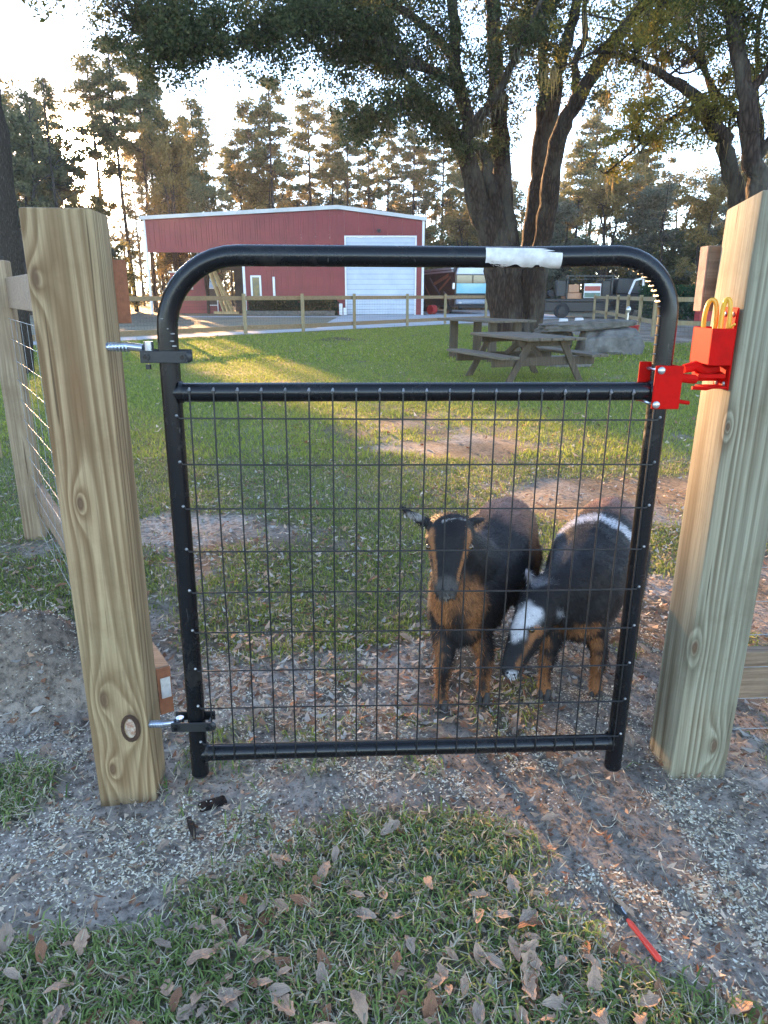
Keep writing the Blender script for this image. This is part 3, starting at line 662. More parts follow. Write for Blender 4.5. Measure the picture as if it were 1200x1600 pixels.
# ------------------------------------------------------------------ pines and broadleaf trees of the wood behind: one of each kind, then copies
def make_pine(seed, name, label, group):
    r = np.random.default_rng(seed); root = thing(name, label, 'tree', (0, 0, 0), group)
    m = MB(); H_ = 16.0; bx, by = r.normal(size=2)*.25
    path = [(bx*math.sin(z/H_*2.2), by*math.sin(z/H_*1.7), z) for z in np.linspace(-.2, H_, 12)]
    m.tube(path, list(np.linspace(.17, .035, 12)), 7); m.build('trunk', M['pine_bark'], root, smooth=True)
    C = []; A = []; lo = r.uniform(.52, .62)
    for i in range(52):
        t = lo+(1-lo)*(i/51)**.9+r.uniform(-.02, .02); z = H_*min(t, .995); L = (2.6*max(0, 1-t)**.6+.35)*r.uniform(.5, 1.15); a = r.uniform(0, 6.28)
        b = (bx*math.sin(z/H_*2.2), by*math.sin(z/H_*1.7), z); e = (b[0]+L*math.cos(a), b[1]+L*math.sin(a), z+L*r.uniform(-.1, .35)); A.append(b); C.append(e)
        if L > 1: C.append((b[0]+L*.6*math.cos(a+.3), b[1]+L*.6*math.sin(a+.3), z+.2*L)); A.append(b)
    for i in range(10):
        z = H_*r.uniform(.25, lo); a = r.uniform(0, 6.28); L = r.uniform(.4, 1.5); C.append((L*math.cos(a), L*math.sin(a), z+r.uniform(-.3, .5))); A.append((0, 0, z))
    m = MB()
    for c_, a_ in zip(C, A): twig(m, a_, c_, .035, .015, .08, 3, 3)
    m.build('branch', M['pine_bark'], root, kind='stuff')
    leafcloud(clump_pts(np.array(C[:-10]), .38+.32*r.random(len(C)-10), 85, .5), .10, (.09, .11, .05), (.23, .21, .10), 'crown', root, elong=2.4)
    return root
def make_broad(seed, name, label, group, H_=10., W_=3.4, leafc=((.16, .13, .055), (.36, .26, .10)), dens=1.0, base=.25, nl=70, bark='pine_bark', size=.10):
    r = np.random.default_rng(seed); root = thing(name, label, 'tree', (0, 0, 0), group); m = MB(); sam = []
    for s_ in range(3):
        a = r.uniform(0, 6.28); e = (W_*.35*math.cos(a), W_*.35*math.sin(a), H_*r.uniform(.75, .95))
        pts = [(0, 0, -.2, .16), (e[0]*.15, e[1]*.15, H_*.28, .12), (e[0]*.55+r.normal()*.2, e[1]*.55+r.normal()*.2, H_*.58, .07), (*e, .02)]
        sp = limb(m, pts, 6, .04); sam += [p for p in sp if p[2] > H_*base]
    m.build('trunk', M[bark], root, smooth=True)
    C = []; A = []
    while len(C) < nl*dens*1.5:
        s_ = sam[r.integers(len(sam))]; d = r.normal(size=3); d[2] = abs(d[2])*.5+r.uniform(-.3, .3); d /= np.linalg.norm(d); p = np.array(s_[:3])+d*r.uniform(.3, W_*.62)
        if vn(p*.7+seed*5, seed) < .40: continue
        C.append(p); A.append(s_[:3])
    m = MB()
    for c_, a_ in zip(C, A): twig(m, a_, c_, .025, .008, .15, 3, 3)
    m.build('branch', M[bark], root, kind='stuff')
    leafcloud(clump_pts(np.array(C), .30+.35*r.random(len(C)), int(110*dens)+10, .8), size, leafc[0], leafc[1], 'crown', root, elong=1.7)
    return root
def make_bare(seed, name, label, group):
    r = np.random.default_rng(seed); root = thing(name, label, 'tree', (0, 0, 0), group); m = MB(); H_ = 13.
    q = twig(m, (0, 0, -.2), (.5, 0, H_), .12, .02, .03, 6, 10)
    for i in range(16):
        z = H_*r.uniform(.35, .98); a = r.uniform(0, 6.28); L = r.uniform(.8, 2.6)*(1.2-z/H_); b = (.5*z/H_, 0, z); e = (b[0]+L*math.cos(a), L*math.sin(a), z+L*r.uniform(.5, 1.1)); q = twig(m, b, e, .03, .008, .12, 4, 4)
        for j in range(4):
            k_ = q[r.integers(1, 5)]; l = r.uniform(.3, .9); a2 = a+r.uniform(-1, 1); twig(m, k_, (k_[0]+l*math.cos(a2), k_[1]+l*math.sin(a2), k_[2]+l*r.uniform(.3, 1)), .012, .005, .1, 3, 3)
    m.build('trunk', M['pine_bark'], root); return root
GP = 'tall thin pines of the wood behind the barn'
PINES = {k_: make_pine(40+k_, 'pine_tree', 'x', GP) for k_ in range(3)}
BROAD = {'gold': make_broad(51, 'broadleaf_tree', 'x', 'trees at the wood edge'), 'olive': make_broad(52, 'broadleaf_tree', 'x', 'trees at the wood edge', leafc=((.11, .115, .06), (.26, .23, .12))),
         'grey': make_broad(53, 'broadleaf_tree', 'x', 'trees at the wood edge', leafc=((.13, .145, .10), (.28, .28, .20)), dens=1.25, base=.08, nl=90), 'bush': make_broad(54, 'undergrowth_bush', 'x', 'bushes at the wood edge', H_=4.2, W_=3.6, leafc=((.09, .11, .045), (.24, .22, .10)), dens=1.1, base=.0, nl=80, size=.09)}
BARE = make_bare(61, 'bare_tree', 'x', 'leafless trees left of the barn')
FIRST = {}
def put(src, key, x, y, h, base_h, label, wide=1.0, group=None, rz=None, cat='tree'):
    o = src if key not in FIRST else copy_tree(src); FIRST[key] = 1
    s = h/base_h; o.location = (x, y, 0); o.scale = (s*wide, s*wide, s); o.rotation_euler = (0, 0, random.uniform(0, 6.28) if rz is None else rz); o['label'] = label; o['category'] = cat
    if group: o['group'] = group
    return o
for i, (x, y, h, lb) in enumerate([
    (-17.6, 60, 17.2, 'tallest pine above the left end of the barn roof'), (-15.2, 62, 15.6, 'pine right of the tallest left pine over the barn eave'),
    (-11.2, 66, 16.6, 'flat-crowned pine over the left slope of the barn roof'), (-8.8, 62, 17.0, 'rounded dark pine just left of the barn roof ridge'),
    (-6.7, 72, 18.6, 'slim pine behind the barn roof close to the ridge, left of centre'), (-5.2, 75, 18.2, 'slim pine directly behind the barn ridge'),
    (-3.5, 70, 17.4, 'pine rising right of the barn ridge'), (-1.7, 72, 17.4, 'pine above the barn wall between ridge and garage door'),
    (.2, 80, 18.0, 'faint pine above the left side of the garage door'), (2.6, 78, 18.2, 'pine above the right corner of the barn'),
    (5.6, 75, 16.6, 'first pine right of the barn corner'), (9.6, 80, 18., 'pine seen through the stems of the big oak'),
    (7.4, 70, 15.6, 'thin pine between barn corner and the big oak'), (-23.6, 55, 15.2, 'pine standing left of the setting sun'),
    (-13.0, 70, 15.2, 'lower pine between two taller ones over the left barn roof'), (19.0, 70, 18., 'tall pine right of the big oak'),
    (20.6, 62, 13.2, 'bare-stemmed pine behind the curved right end of the gate'), (15.1, 60, 12.6, 'thin pine just right of the big oak trunk'),
    (-18.7, 56, 17.8, 'high-crowned pine directly above the setting sun'), (-21.2, 57, 17.0, 'high-crowned pine above and left of the sun'), (-16.6, 54, 17.2, 'high-crowned pine above and right of the sun'), (-29.0, 62, 16., 'pine hidden mostly by the left trunk at picture edge'), (12.2, 84, 17., 'distant pine close behind the right oak stem')]):
    put(PINES[i % 3], 'p%d' % (i % 3), x, y, h, 16., lb, wide=random.uniform(.85, 1.1))
for i, (k_, x, y, h, w, lb) in enumerate([
    ('gold', -9.8, 64, 12.6, .8, 'golden tree low behind the left barn roof slope'), ('olive', -21.8, 46, 12.6, .95, 'dark leafy tree at the far left behind the edge trunk'),
    ('gold', -26.4, 62, 12.6, .9, 'golden hazy tree behind the sun glare'), ('olive', -14.6, 54, 12.0, 1.0, 'olive leafy tree just left of the barn eave'),
    ('gold', -25.6, 58, 10.5, 1.1, 'golden tree left of the sun'), ('gold', -19.15, 50, 8.1, .85, 'low rounded tree right under the setting sun'), ('grey', -18.0, 50, 7.2, .36, 'small grey bushy tree added low right of the setting sun to block its rays'), ('gold', -24.2, 57, 13., .5, 'slim golden tree between sun and left edge'), ('olive', -23.6, 51, 13.0, .62, 'narrow leafy tree just left of the setting sun'), ('gold', -14.2, 51.5, 12.8, .62, 'narrow golden tree midway between sun and barn eave'), ('gold', -17.3, 63, 13, .85, 'hazy golden tree right of the setting sun behind the narrow one'), ('olive', -11.6, 49, 8.0, .7, 'small olive tree showing through the open barn bay'),  # small grey tree is added to keep low sunlight off the near soil
    ('olive', -11.5, 78, 12, 1.1, 'olive tree low between the pines over the left barn roof'), ('gold', -8, 84, 12.5, 1.1, 'golden tree between pines left of the barn ridge'), ('olive', -4.2, 82, 11.5, 1.1, 'olive tree low behind the barn ridge'), ('gold', -.8, 86, 12, 1.1, 'golden tree low behind the barn right of the ridge'), ('olive', 2.4, 88, 12, 1.1, 'olive tree low behind the barn right corner'), ('gold', 8.4, 90, 12, 1.2, 'distant golden tree left of the big oak'), ('grey', 13.4, 88, 12, 1.2, 'distant grey tree right of the big oak'), ('gold', 19, 78, 12, 1.2, 'distant golden tree over the black truck'), ('olive', 25, 72, 12, 1.2, 'distant olive tree over the gate corner'), ('gold', -15.2, 57, 9.6, .9, 'low golden tree behind the barn left wall'),
    ('gold', 6.4, 62, 8.6, 1.1, 'yellow green tree right of the barn corner'), ('olive', 9.4, 60, 9.0, 1.0, 'olive tree seen behind the big oak base'),
    ('grey', 12.9, 55, 7.6, 1.3, 'grey green bushy tree right of the big oak'), ('gold', 14.6, 50, 9.4, 1.0, 'golden tree with drooping leaves above the curved gate corner'),
    ('grey', 17.6, 50, 8.0, 1.3, 'grey green tree behind the black truck'), ('grey', 19.6, 44, 8.6, 1.1, 'dense grey green tree left of the right gatepost top'),
    ('olive', 22.6, 48, 9.6, 1.2, 'olive tree behind the right gatepost'), ('gold', 16.8, 40, 7.2, .9, 'small golden tree above the clipped hedge'),
    ('olive', 26, 46, 10.6, 1.3, 'olive tree beyond the right picture edge'), ('grey', 9.6, 70, 8.2, 1.3, 'hazy grey tree between the oak stems'),
    ('olive', 21, 36, 8.2, 1.1, 'olive tree close behind the leaning oak'), ('gold', 3.6, 74, 8.6, 1.3, 'golden tree just behind the barn right wall'),
    ('olive', -27.5, 44, 11.0, 1.0, 'olive tree outside the left picture edge')]):
    put(BROAD[k_], k_, x, y, h, 10., lb, w)
for i, (x, y, h, w) in enumerate([(-19.5, 52, 4.2, 1.1), (-23.5, 50, 4.6, 1.1), (-27, 48, 5, 1.2), (5.2, 66, 5.4, 1.2), (8.6, 64, 5, 1.3), (12.4, 58, 4.6, 1.3), (15.6, 54, 4.6, 1.2), (18.6, 50, 4.8, 1.2), (21.6, 46, 4.8, 1.3), (24.6, 43, 5, 1.3), (-31, 44, 5, 1.2), (14, 66, 6, 1.4)]):
    put(BROAD['bush'], 'bush', x, y, h, 4.2, ['loose bush right below the sun', 'loose bush left of the sun behind the gatepost', 'loose bush behind the left edge trunk', 'olive bush behind the motorhome roof', 'olive bush seen between the oak stems', 'olive bush just right of the big oak base', 'bush behind the rack of the black truck', 'bush behind the open truck door', 'bush above the clipped hedge', 'bush behind the right gatepost', 'bush beyond the left picture edge', 'distant bush behind the black truck cab'][i], w, 'undergrowth bushes', cat='bush')
for i, (x, y, h, lb) in enumerate([(-19.7, 47.5, 14.6, 'tall leafless tree just left of the sun'), (-8.0, 76, 13., 'thin leafless tree behind the barn roof'), (17.2, 46, 8.4, 'pale bare sapling behind the gate corner at right')]):
    put(BARE, 'bare', x, y, h, 13., lb)
rr_ = random.Random(5)
for i in range(26):
    a = rad(-27+54*i/25+rr_.uniform(-.6, .6))
    if abs(math.degrees(a)+21.5) < 2.0: continue
    d = rr_.uniform(84, 104); put(PINES[i % 3], 'p%d' % (i % 3), d*math.sin(a), d*math.cos(a), rr_.uniform(13.5, 18), 16., 'distant slim pine in the hazy back row of the wood', wide=rr_.uniform(.8, 1.1), group='back row pines')
# far wood reading as one mass
r = np.random.default_rng(77); n = 520
xs = r.uniform(-95, 95, n); ys = 92+r.random(n)*26+np.abs(xs)*.0; gapm = np.abs(np.degrees(np.arctan2(xs, ys))+21.5) > 2.2
zt = r.random(n)**1.1*(6.5+3.5*fb(xs, ys*0, .06, 3)); k = gapm | (zt < 2.2)
leafcloud(clump_pts(np.stack([xs, ys, zt], -1)[k], 1.2+1.0*r.random(k.sum()), 70, .8), .36, (.075, .085, .05), (.20, .17, .09), 'distant_wood', None)
m = MB()
for i in range(150):
    x = r.uniform(-90, 90); y = r.uniform(88, 118)
    if abs(math.degrees(math.atan2(x, y))+21.5) < 1.2: continue
    m.tube([(x, y, -.2), (x+r.normal()*.4, y, 8), (x+r.normal()*.7, y, r.uniform(12, 17))], [.2, .14, .04], 4)
m.build('distant_tree_stems', M['pine_bark'], None, kind='stuff')
# trunk at the left picture edge
lp = thing('edge_pine_tree', 'rough-barked pine trunk at the far left picture edge', 'tree', (-6.1, 12, 0)); m = MB()
limb(m, [(-6.05, 12, -.1, .22), (-5.95, 12, 1.2, .18), (-5.9, 12, 2.2, .165), (-5.86, 12, 3.6, .15), (-5.9, 12, 5.2, .135), (-6.0, 12, 8, .11), (-6.1, 12, 12, .05)], 14, .01)
m.build('trunk', M['edge_bark'], lp, smooth=True)
CCp = np.array([(-6.3+r.normal()*.8, 12+r.normal()*1.2, r.uniform(5.4, 12)) for _ in range(60)]); m = MB()
for c_ in CCp: twig(m, (-6., 12, c_[2]-.2), c_, .02, .006, .1, 3, 3)
for (a, b, cc) in [((-5.9, 12, 3.4), (-5.3, 12.1, 3.9), .02)]: pass
m.build('branch', M['pine_bark'], lp, kind='stuff'); leafcloud(clump_pts(CCp, .35, 60, .6), .05, (.05, .07, .02), (.12, .12, .04), 'crown', lp, elong=2.2)

# ------------------------------------------------------------------ barn
M['red_siding'] = pm('dark_red_metal_siding', (.24, .028, .030), (.18, .02, .022), .8, .5, 0, .05)
M['door_white'] = pm('white_door_panel', (.54, .60, .68), (.44, .50, .58), .9, .45, 0, .05)
M['roof_white'] = pm('weathered_white_metal', (.60, .60, .58), (.45, .45, .43), .8, .5, 0, .1)
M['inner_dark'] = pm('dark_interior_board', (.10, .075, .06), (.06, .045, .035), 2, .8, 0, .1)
M['lumber'] = pm('fresh_lumber', (.50, .36, .17), (.38, .25, .11), 3, .7, 0, .2, stretch=(1, 1, 1))
YB = 46.5
barn = thing('red_barn', 'long red metal barn with white trim, open bay at left and white garage door', 'barn', (-6, YB, 0))
XL, XR = -14.6, 2.45
def ztop(x): return 5.62+(6.22-5.62)*(x-XL)/(-2.8-XL) if x < -2.8 else 6.22+(5.56-6.22)*(x+2.8)/(XR+2.8)
def panel(x0, x1, z0, y=YB, zt=None, rib=True, name='siding_panel'):
    m = MB(); zt0 = ztop(x0)-.06 if zt is None else zt; zt1 = ztop(x1)-.06 if zt is None else zt
    m.add([(x0, y, z0), (x1, y, z0), (x1, y, zt1), (x0, y, zt0), (x0, y+.05, z0), (x1, y+.05, z0), (x1, y+.05, zt1), (x0, y+.05, zt0)], [(0, 1, 2, 3), (5, 4, 7, 6), (4, 0, 3, 7), (1, 5, 6, 2), (4, 5, 1, 0), (3, 2, 6, 7)])
    if rib:
        k = max(1, int(round((x1-x0)/.3)))
        for i in range(k):
            xx = x0+(i+.5)*(x1-x0)/k; zz = min(zt0, zt1)-.01; m.b2((xx-.025, y-.028, z0+.01), (xx+.025, y+.01, zz))
    return m.build(name, M['red_siding'], barn)
G = .008
def run(x0, x1, z0, n=None):
    n = n or max(1, int(round((x1-x0)/.92)))
    for i in range(n): panel(x0+(x1-x0)*i/n+G/2, x0+(x1-x0)*(i+1)/n-G/2, z0)
run(-14.5, -8.75, 3.79); run(-8.75, -8.6, 3.80, 1); run(-8.6, -2.42, 0.0); run(-2.42, 2.0, 4.66); run(2.0, 2.33, 0)
for (x0, x1, z0, z1) in [(-14.62, -14.5, 0, 5.60), (-8.75, -8.60, 0, 3.79), (2.33, 2.47, 0, 5.56)]: MB().b2((x0, YB-.04, z0), (x1, YB+.1, z1)).build('corner_trim', M['white_paint'], barn)
MB().b2((-14.5, YB-.03, 3.70), (-8.75, YB+.1, 3.79)).build('bay_trim', M['red_siding'], barn)
# roof
for (xa, xb) in ((XL-.15, -2.8), (-2.8, XR+.15)):
    m = MB(); za = ztop(xa) if xa > XL else 5.6; zb = ztop(xb) if xb < XR else 5.54
    m.extr([(xa, za), (xb, zb), (xb, zb+.16), (xa, za+.16)], 'y', YB-.18, YB+16); m.build('roof', M['roof_white'], barn)
for (xa, xb) in ((XL-.15, -2.8), (-2.8, XR+.15)):
    za = ztop(max(xa, XL))-.02; zb = ztop(min(xb, XR))-.02; MB().extr([(xa, za-.05), (xb, zb-.05), (xb, zb+.10), (xa, za+.10)], 'y', YB-.21, YB-.185).build('fascia', M['roof_white'], barn)
MB().b2((XR-.12, YB+.11, 0), (XR-.02, YB+15.8, 5.4)).build('side_wall', M['red_siding'], barn)
MB().b2((-8.70, YB+.11, 0), (-8.62, YB+15.8, 5.5)).build('side_wall', M['red_siding'], barn)
MB().b2((-8.6, YB+15.6, 0), (XR-.15, YB+15.8, 5.4)).build('back_wall', M['red_siding'], barn)
# open bay: low red partition, doorway, boards
MB().b2((-14.4, YB+4.0, 0), (-10.95, YB+4.06, 2.62)).build('bay_partition', M['red_siding'], barn)
MB().b2((-14.45, YB+3.9, 2.62), (-12.2, YB+4.1, 2.72)).build('partition_cap', M['white_paint'], barn)
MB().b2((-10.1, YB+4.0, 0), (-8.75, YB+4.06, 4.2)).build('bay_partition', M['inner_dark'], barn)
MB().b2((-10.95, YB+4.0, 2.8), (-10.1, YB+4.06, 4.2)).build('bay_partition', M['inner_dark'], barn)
d = MB(); x0, x1 = -11.95, -11.25
for (a, b_) in (((x0, 0), (x0+.07, 2.75)), ((x1-.07, 0), (x1, 2.75)), ((x0+.07, 2.68), (x1-.07, 2.75)), ((x0+.07, .5), (x1-.07, .56)), ((x0+.07, 1.6), (x1-.07, 1.66))): d.b2((a[0], YB+3.9, a[1]), (b_[0], YB+3.98, b_[1]))
dd = d.build('bay_door', M['white_paint'], barn)
M['sky_glass'] = pm('pale_window_glass', (.30, .45, .65), (.25, .38, .6), 2, .15, 0, 0)
MB().b2((x0+.075, YB+3.92, 1.67), (x1-.075, YB+3.95, 2.67)).build('door_glass', M['sky_glass'], dd)
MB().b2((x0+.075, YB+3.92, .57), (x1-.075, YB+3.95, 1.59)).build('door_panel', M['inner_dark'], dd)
MB().b2((-13.3, YB+3.93, 1.55), (-12.9, YB+3.99, 1.85)).b2((-13.5, YB+3.93, .9), (-13.3, YB+3.99, 1.1)).build('wall_notice', M['label_paper'], barn)
for (a, b_, nm) in (((-11.0, YB+1.6, 3.1), (-9.9, YB+.8, .15), 0), ((-11.2, YB+1.4, 2.9), (-10.2, YB+.9, .15), 0), ((-10.8, YB+1.5, 2.6), (-9.6, YB+.7, .1), 0)):
    tag(MB().beam(a, b_, .26, .09).build('leaning_board', M['lumber']), ['longest golden board leaning in the open barn bay', 'golden board leaning nearest the bay door', 'lowest golden board leaning toward the white bay post'][[-11.0, -11.2, -10.8].index(a[0])], 'board', 'boards leaning in the barn bay')
tag(MB().beam((-10.8, YB+.6, .12), (-9.2, YB+.5, .12), .25, .15).build('fallen_board', M['lumber']), 'reddish board lying on the floor of the open barn bay', 'board')
# garage door
gdz = np.linspace(0.02, 4.55, 16)
gdr = MB(); gdr.b2((-2.42, YB-.05, 0), (-2.32, YB+.12, 4.66)).b2((1.9, YB-.05, 0), (2.0, YB+.12, 4.66)).b2((-2.32, YB-.05, 4.56), (1.9, YB+.12, 4.66)); gdo = gdr.build('garage_door_frame', M['white_paint'], barn)
for i in range(15): MB().b2((-2.31, YB+.03+.012*(i % 2), gdz[i]+.012), (1.89, YB+.08, gdz[i+1])).build('door_slat', M['door_white'], gdo)
MB().b2((-2.31, YB+.085, 0), (1.89, YB+.1, 4.55)).build('door_backing', M['steel_dark'], gdo)
# window, white pole, lamp
wf = MB(); wx0, wx1, wz0, wz1 = -8.28, -7.62, .95, 2.36
for lo, hi in (((wx0, wz0), (wx0+.11, wz1)), ((wx1-.11, wz0), (wx1, wz1)), ((wx0+.11, wz1-.11), (wx1-.11, wz1)), ((wx0+.11, wz0), (wx1-.11, wz0+.09))): wf.b2((lo[0], YB-.07, lo[1]), (hi[0], YB-.005, hi[1]))
wfo = wf.build('window', M['white_paint'], barn)
M['olive_glass'] = pm('olive_window_glass', (.10, .085, .02), (.03, .03, .02), 3, .15, 0, 0)
MB().b2((wx0+.11, YB-.05, wz0+.09), (wx1-.11, YB-.045, wz1-.11)).build('pane', M['olive_glass'], wfo)
MB().b2((-6.9, YB-.12, .95), (-6.76, YB-.035, 2.28)).build('downpipe', M['white_paint'], barn)
MB().b2((-.42, YB-.22, 4.9), (-.2, YB-.035, 5.02)).b2((-.36, YB-.25, 4.82), (-.26, YB-.15, 4.92)).build('security_lamp', M['black_plastic'], barn)
# clipped hedge along the barn wall
def hedge(name, label, lo, hi, n, size, c1, c2, cat='hedge'):
    h = thing(name, label, cat, ((lo[0]+hi[0])/2, (lo[1]+hi[1])/2, 0)); P = np.array(lo)+(np.array(hi)-np.array(lo))*RNG.random((n, 3)); P += RNG.normal(size=P.shape)*.05
    leafcloud(P, size, c1, c2, 'foliage', h); m = MB()
    for i in range(int((hi[0]-lo[0])/.5)): m.tube([(lo[0]+.25+i*.5, (lo[1]+hi[1])/2, 0), (lo[0]+.3+i*.5, (lo[1]+hi[1])/2, hi[2]*.8)], [.03, .015], 5)
    m.build('stem', M['bark'], h, kind='stuff'); return h
hedge('low_hedge', 'low dark clipped hedge along the red barn wall left of the garage door', (-8.3, 45.3, .05), (-2.9, 46.1, .95), 5200, .10, (.02, .035, .015), (.06, .075, .03))
hedge('back_hedge', 'dark green clipped hedge behind the right hand fence near the open truck door', (12.9, 36.5, .1), (18.5, 38.0, 1.62), 7000, .10, (.015, .045, .02), (.04, .09, .04))
# small stone edging block
tag(MB().b2((-8.4, 45.0, 0), (-3.0, 45.2, .28)).build('planting_kerb', M['stone_slab'], bev=.03), 'low grey edging stone in front of the clipped hedge', 'kerb')
tag(MB().b2((-2.75, 45.4, .02), (-2.55, 45.7, .7)).b2((-2.5, 45.5, .02), (-2.3, 45.7, .45)).build('white_container', M['white_paint'], bev=.02), 'white container standing beside the hedge end at the garage door', 'container')
# ------------------------------------------------------------------ back fence round the lawn
def fpost(x, y, h, r, parent, mat, sq=True, name='post'):
    m = MB(); m.box((x, y, h/2-.05), (r*2, r*2, h+.1)); return m.build(name, mat, parent, bev=.008)
def wire_panel(a, b, z0, z1, dx, dz, r, parent, name='wire_mesh', kind='stuff', mat=None):
    m = MB(); a = Vector((*a, 0)); b = Vector((*b, 0)); d = (b-a); L = d.length; d.normalize()
    z = z0
    while z <= z1+1e-6: m.tube([a+Vector((0, 0, z)), b+Vector((0, 0, z))], r, 3, False); z += dz
    s = 0
    while s <= L: p = a+d*s; m.tube([p+Vector((0, 0, z0)), p+Vector((0, 0, z1))], r, 3, False); s += dx
    return m.build(name, mat or M['steel_dark'], parent, kind=kind)
BF = [(-13.4, 12.9), (-11.2, 15.4), (-8.9, 18.2), (-6.124, 21.563), (-4.527, 24.027), (-2.774, 25.26), (-1.106, 27.619), (.953, 30.2), (2.68, 32.4), (4.733, 34.4), (6.4, 36.0), (7.869, 37.332)]
bf = thing('back_fence', 'brown post and rail fence with dark wire mesh between the lawn and the red barn', 'fence', (0, 27, 0))
for i, (x, y) in enumerate(BF):
    fpost(x, y, 1.27, .055, bf, M['fence_wood'])
for (a, b) in zip(BF[:-1], BF[1:]):
    n_ = Vector((b[1]-a[1], a[0]-b[0], 0)).normalized()*-.075
    for z in (1.13, .20): MB().beam((a[0]+n_.x, a[1]+n_.y, z), (b[0]+n_.x, b[1]+n_.y, z), .038, .13 if z > 1 else .14).build('rail', M['rail_wood'], bf)
    wire_panel((a[0]+n_.x*1.3, a[1]+n_.y*1.3), (b[0]+n_.x*1.3, b[1]+n_.y*1.3), .3, 1.05, .10, .10, .0022, bf)
RF = [(7.869+.6, 37.5), (9.6, 36.2), (10.3, 32.6), (9.4, 28.2), (8.12, 24.835), (8.273, 22.555), (9.6, 21.6), (11.2, 20.6), (12.8, 19.4)]
RF = [(10.55, 37.2), (10.2, 34.0), (9.75, 31.0), (9.2, 28.0), (8.75, 25.3), (8.27, 22.6), (9.75, 21.4), (11.3, 20.2), (12.9, 18.9)]
rf = thing('side_fence', 'pale post and rail fence running toward the camera at the right of the lawn', 'fence', (9.5, 27, 0))
for x, y in RF: fpost(x, y, 1.22, .05, rf, M['fence_wood'])
for (a, b) in zip(RF[:-1], RF[1:]):
    for z in (1.10, .42): MB().beam((a[0]+.07, a[1], z), (b[0]+.07, b[1], z), .038, .13).build('rail', M['fence_wood'], rf)
    wire_panel((a[0]+.1, a[1]), (b[0]+.1, b[1]), .1, 1.05, .12, .1, .0025, rf)

# ------------------------------------------------------------------ picnic tables
def picnic(label, loc, rz, L=1.8, Wt=.95, h=.68, seat=True, n=5):
    t = thing('picnic_table', label, 'picnic table', loc, None, rz); W_ = M['weathered_x']; K = M['weathered']
    def B(name, mb): mb.build(name, W_ if name in ('tabletop_board', 'seat_board') else K, t, bev=.006)
    o = Vector(loc); 
    def b2(lo, hi): return MB().b2([p+q for p, q in zip(lo, loc)], [p+q for p, q in zip(hi, loc)])
    def bm_(a, b, w, th, up=(0, 1, 0)): return MB().beam(Vector(a)+o, Vector(b)+o, w, th, up)
    bw = Wt/n
    for i in range(n): B('tabletop_board', b2((-Wt/2+i*bw+.005, -L/2+random.uniform(-.01, .01), h-.04), (-Wt/2+(i+1)*bw-.005, L/2+random.uniform(-.01, .01), h+random.uniform(-.004, .004))))
    for sx in (-1, 1) if seat else ():
        for j in range(2): B('seat_board', b2((sx*.74-.15+j*.15+.004, -L/2, .395), (sx*.74-.15+(j+1)*.15-.004, L/2, .435)))
    for sy in (-1, 1):
        y = sy*(L/2-.32)
        if not seat:
            for sx in (-1, 1): B('leg', b2((sx*.30-.09, y-.03, -.05), (sx*.30+.09, y+.03, h-.042)))
            continue
        B('seat_beam', b2((-.86, y-.02, .27), (.86, y+.02, .395))); B('top_beam', b2((-Wt/2+.04, y-.02, h-.13), (Wt/2-.04, y+.02, h-.041)))
        for sx in (-1, 1): B('leg', bm_((sx*.64, y+sy*.042, -.03), (sx*.26, y+sy*.042, h-.05), .10, .04))
        B('brace', bm_((0, y-sy*.04, .36), (0, y-sy*.55, h-.06), .09, .038, (1, 0, 0)))
    return t
picnic('weathered picnic table nearest the gate, standing on the lawn below the big oak', (2.14, 11.15, -.02), rad(20))
picnic('second weathered table on broad board legs just behind and left of the nearest one', (2.0, 14.6, 0.02), rad(30), L=1.9, Wt=1.0, h=.76, seat=False)

# ------------------------------------------------------------------ boulder, slab
def rock(name, c, dims, seed, mat, label, pts=None, n=26):
    r = np.random.default_rng(seed); me = bpy.data.meshes.new(name); bm = bmesh.new(); bmesh.ops.create_icosphere(bm, subdivisions=4, radius=1.0)
    for v in bm.verts:
        p = np.array(v.co); q = np.sign(p)*np.abs(p)**.55; q /= max(np.abs(q).max(), 1e-6)**.0
        s = 1+.34*(vn(p*1.4+seed, seed)-.5)+.22*(vn(p*3.2+seed, seed+1)-.5)+.09*(vn(p*9+seed, seed+2)-.5)
        v.co = Vector((q[0]*dims[0]*s, q[1]*dims[1]*s, q[2]*dims[2]*s))
    bm.to_mesh(me); bm.free(); me.polygons.foreach_set('use_smooth', [True]*len(me.polygons)); me.set_sharp_from_angle(angle=rad(14)); me.materials.append(mat)
    o = bpy.data.objects.new(name, me); COL.objects.link(o); o.location = c; return tag(o, label, 'rock')
rock('boulder', (4.95, 16.1, .18), (.62, .55, .36), 3, M['stone'], 'big grey boulder carrying the right end of the long stone slab')
o = rock('support_boulder', (3.75, 16.5, .18), (.42, .4, .30), 8, M['stone_slab'], 'darker rock under the left end of the long stone slab')
o = rock('stone_slab', (4.35, 16.1, .60), (1.0, .45, .095), 12, M['stone_slab'], 'long flat stone slab laid like a bench across two rocks'); o.rotation_euler = (0, rad(-3.5), rad(3))
o = rock('ground_stone', (3.35, 13.2, .05), (.45, .3, .12), 21, M['stone'], 'low pale stone lying between picnic table and boulder')
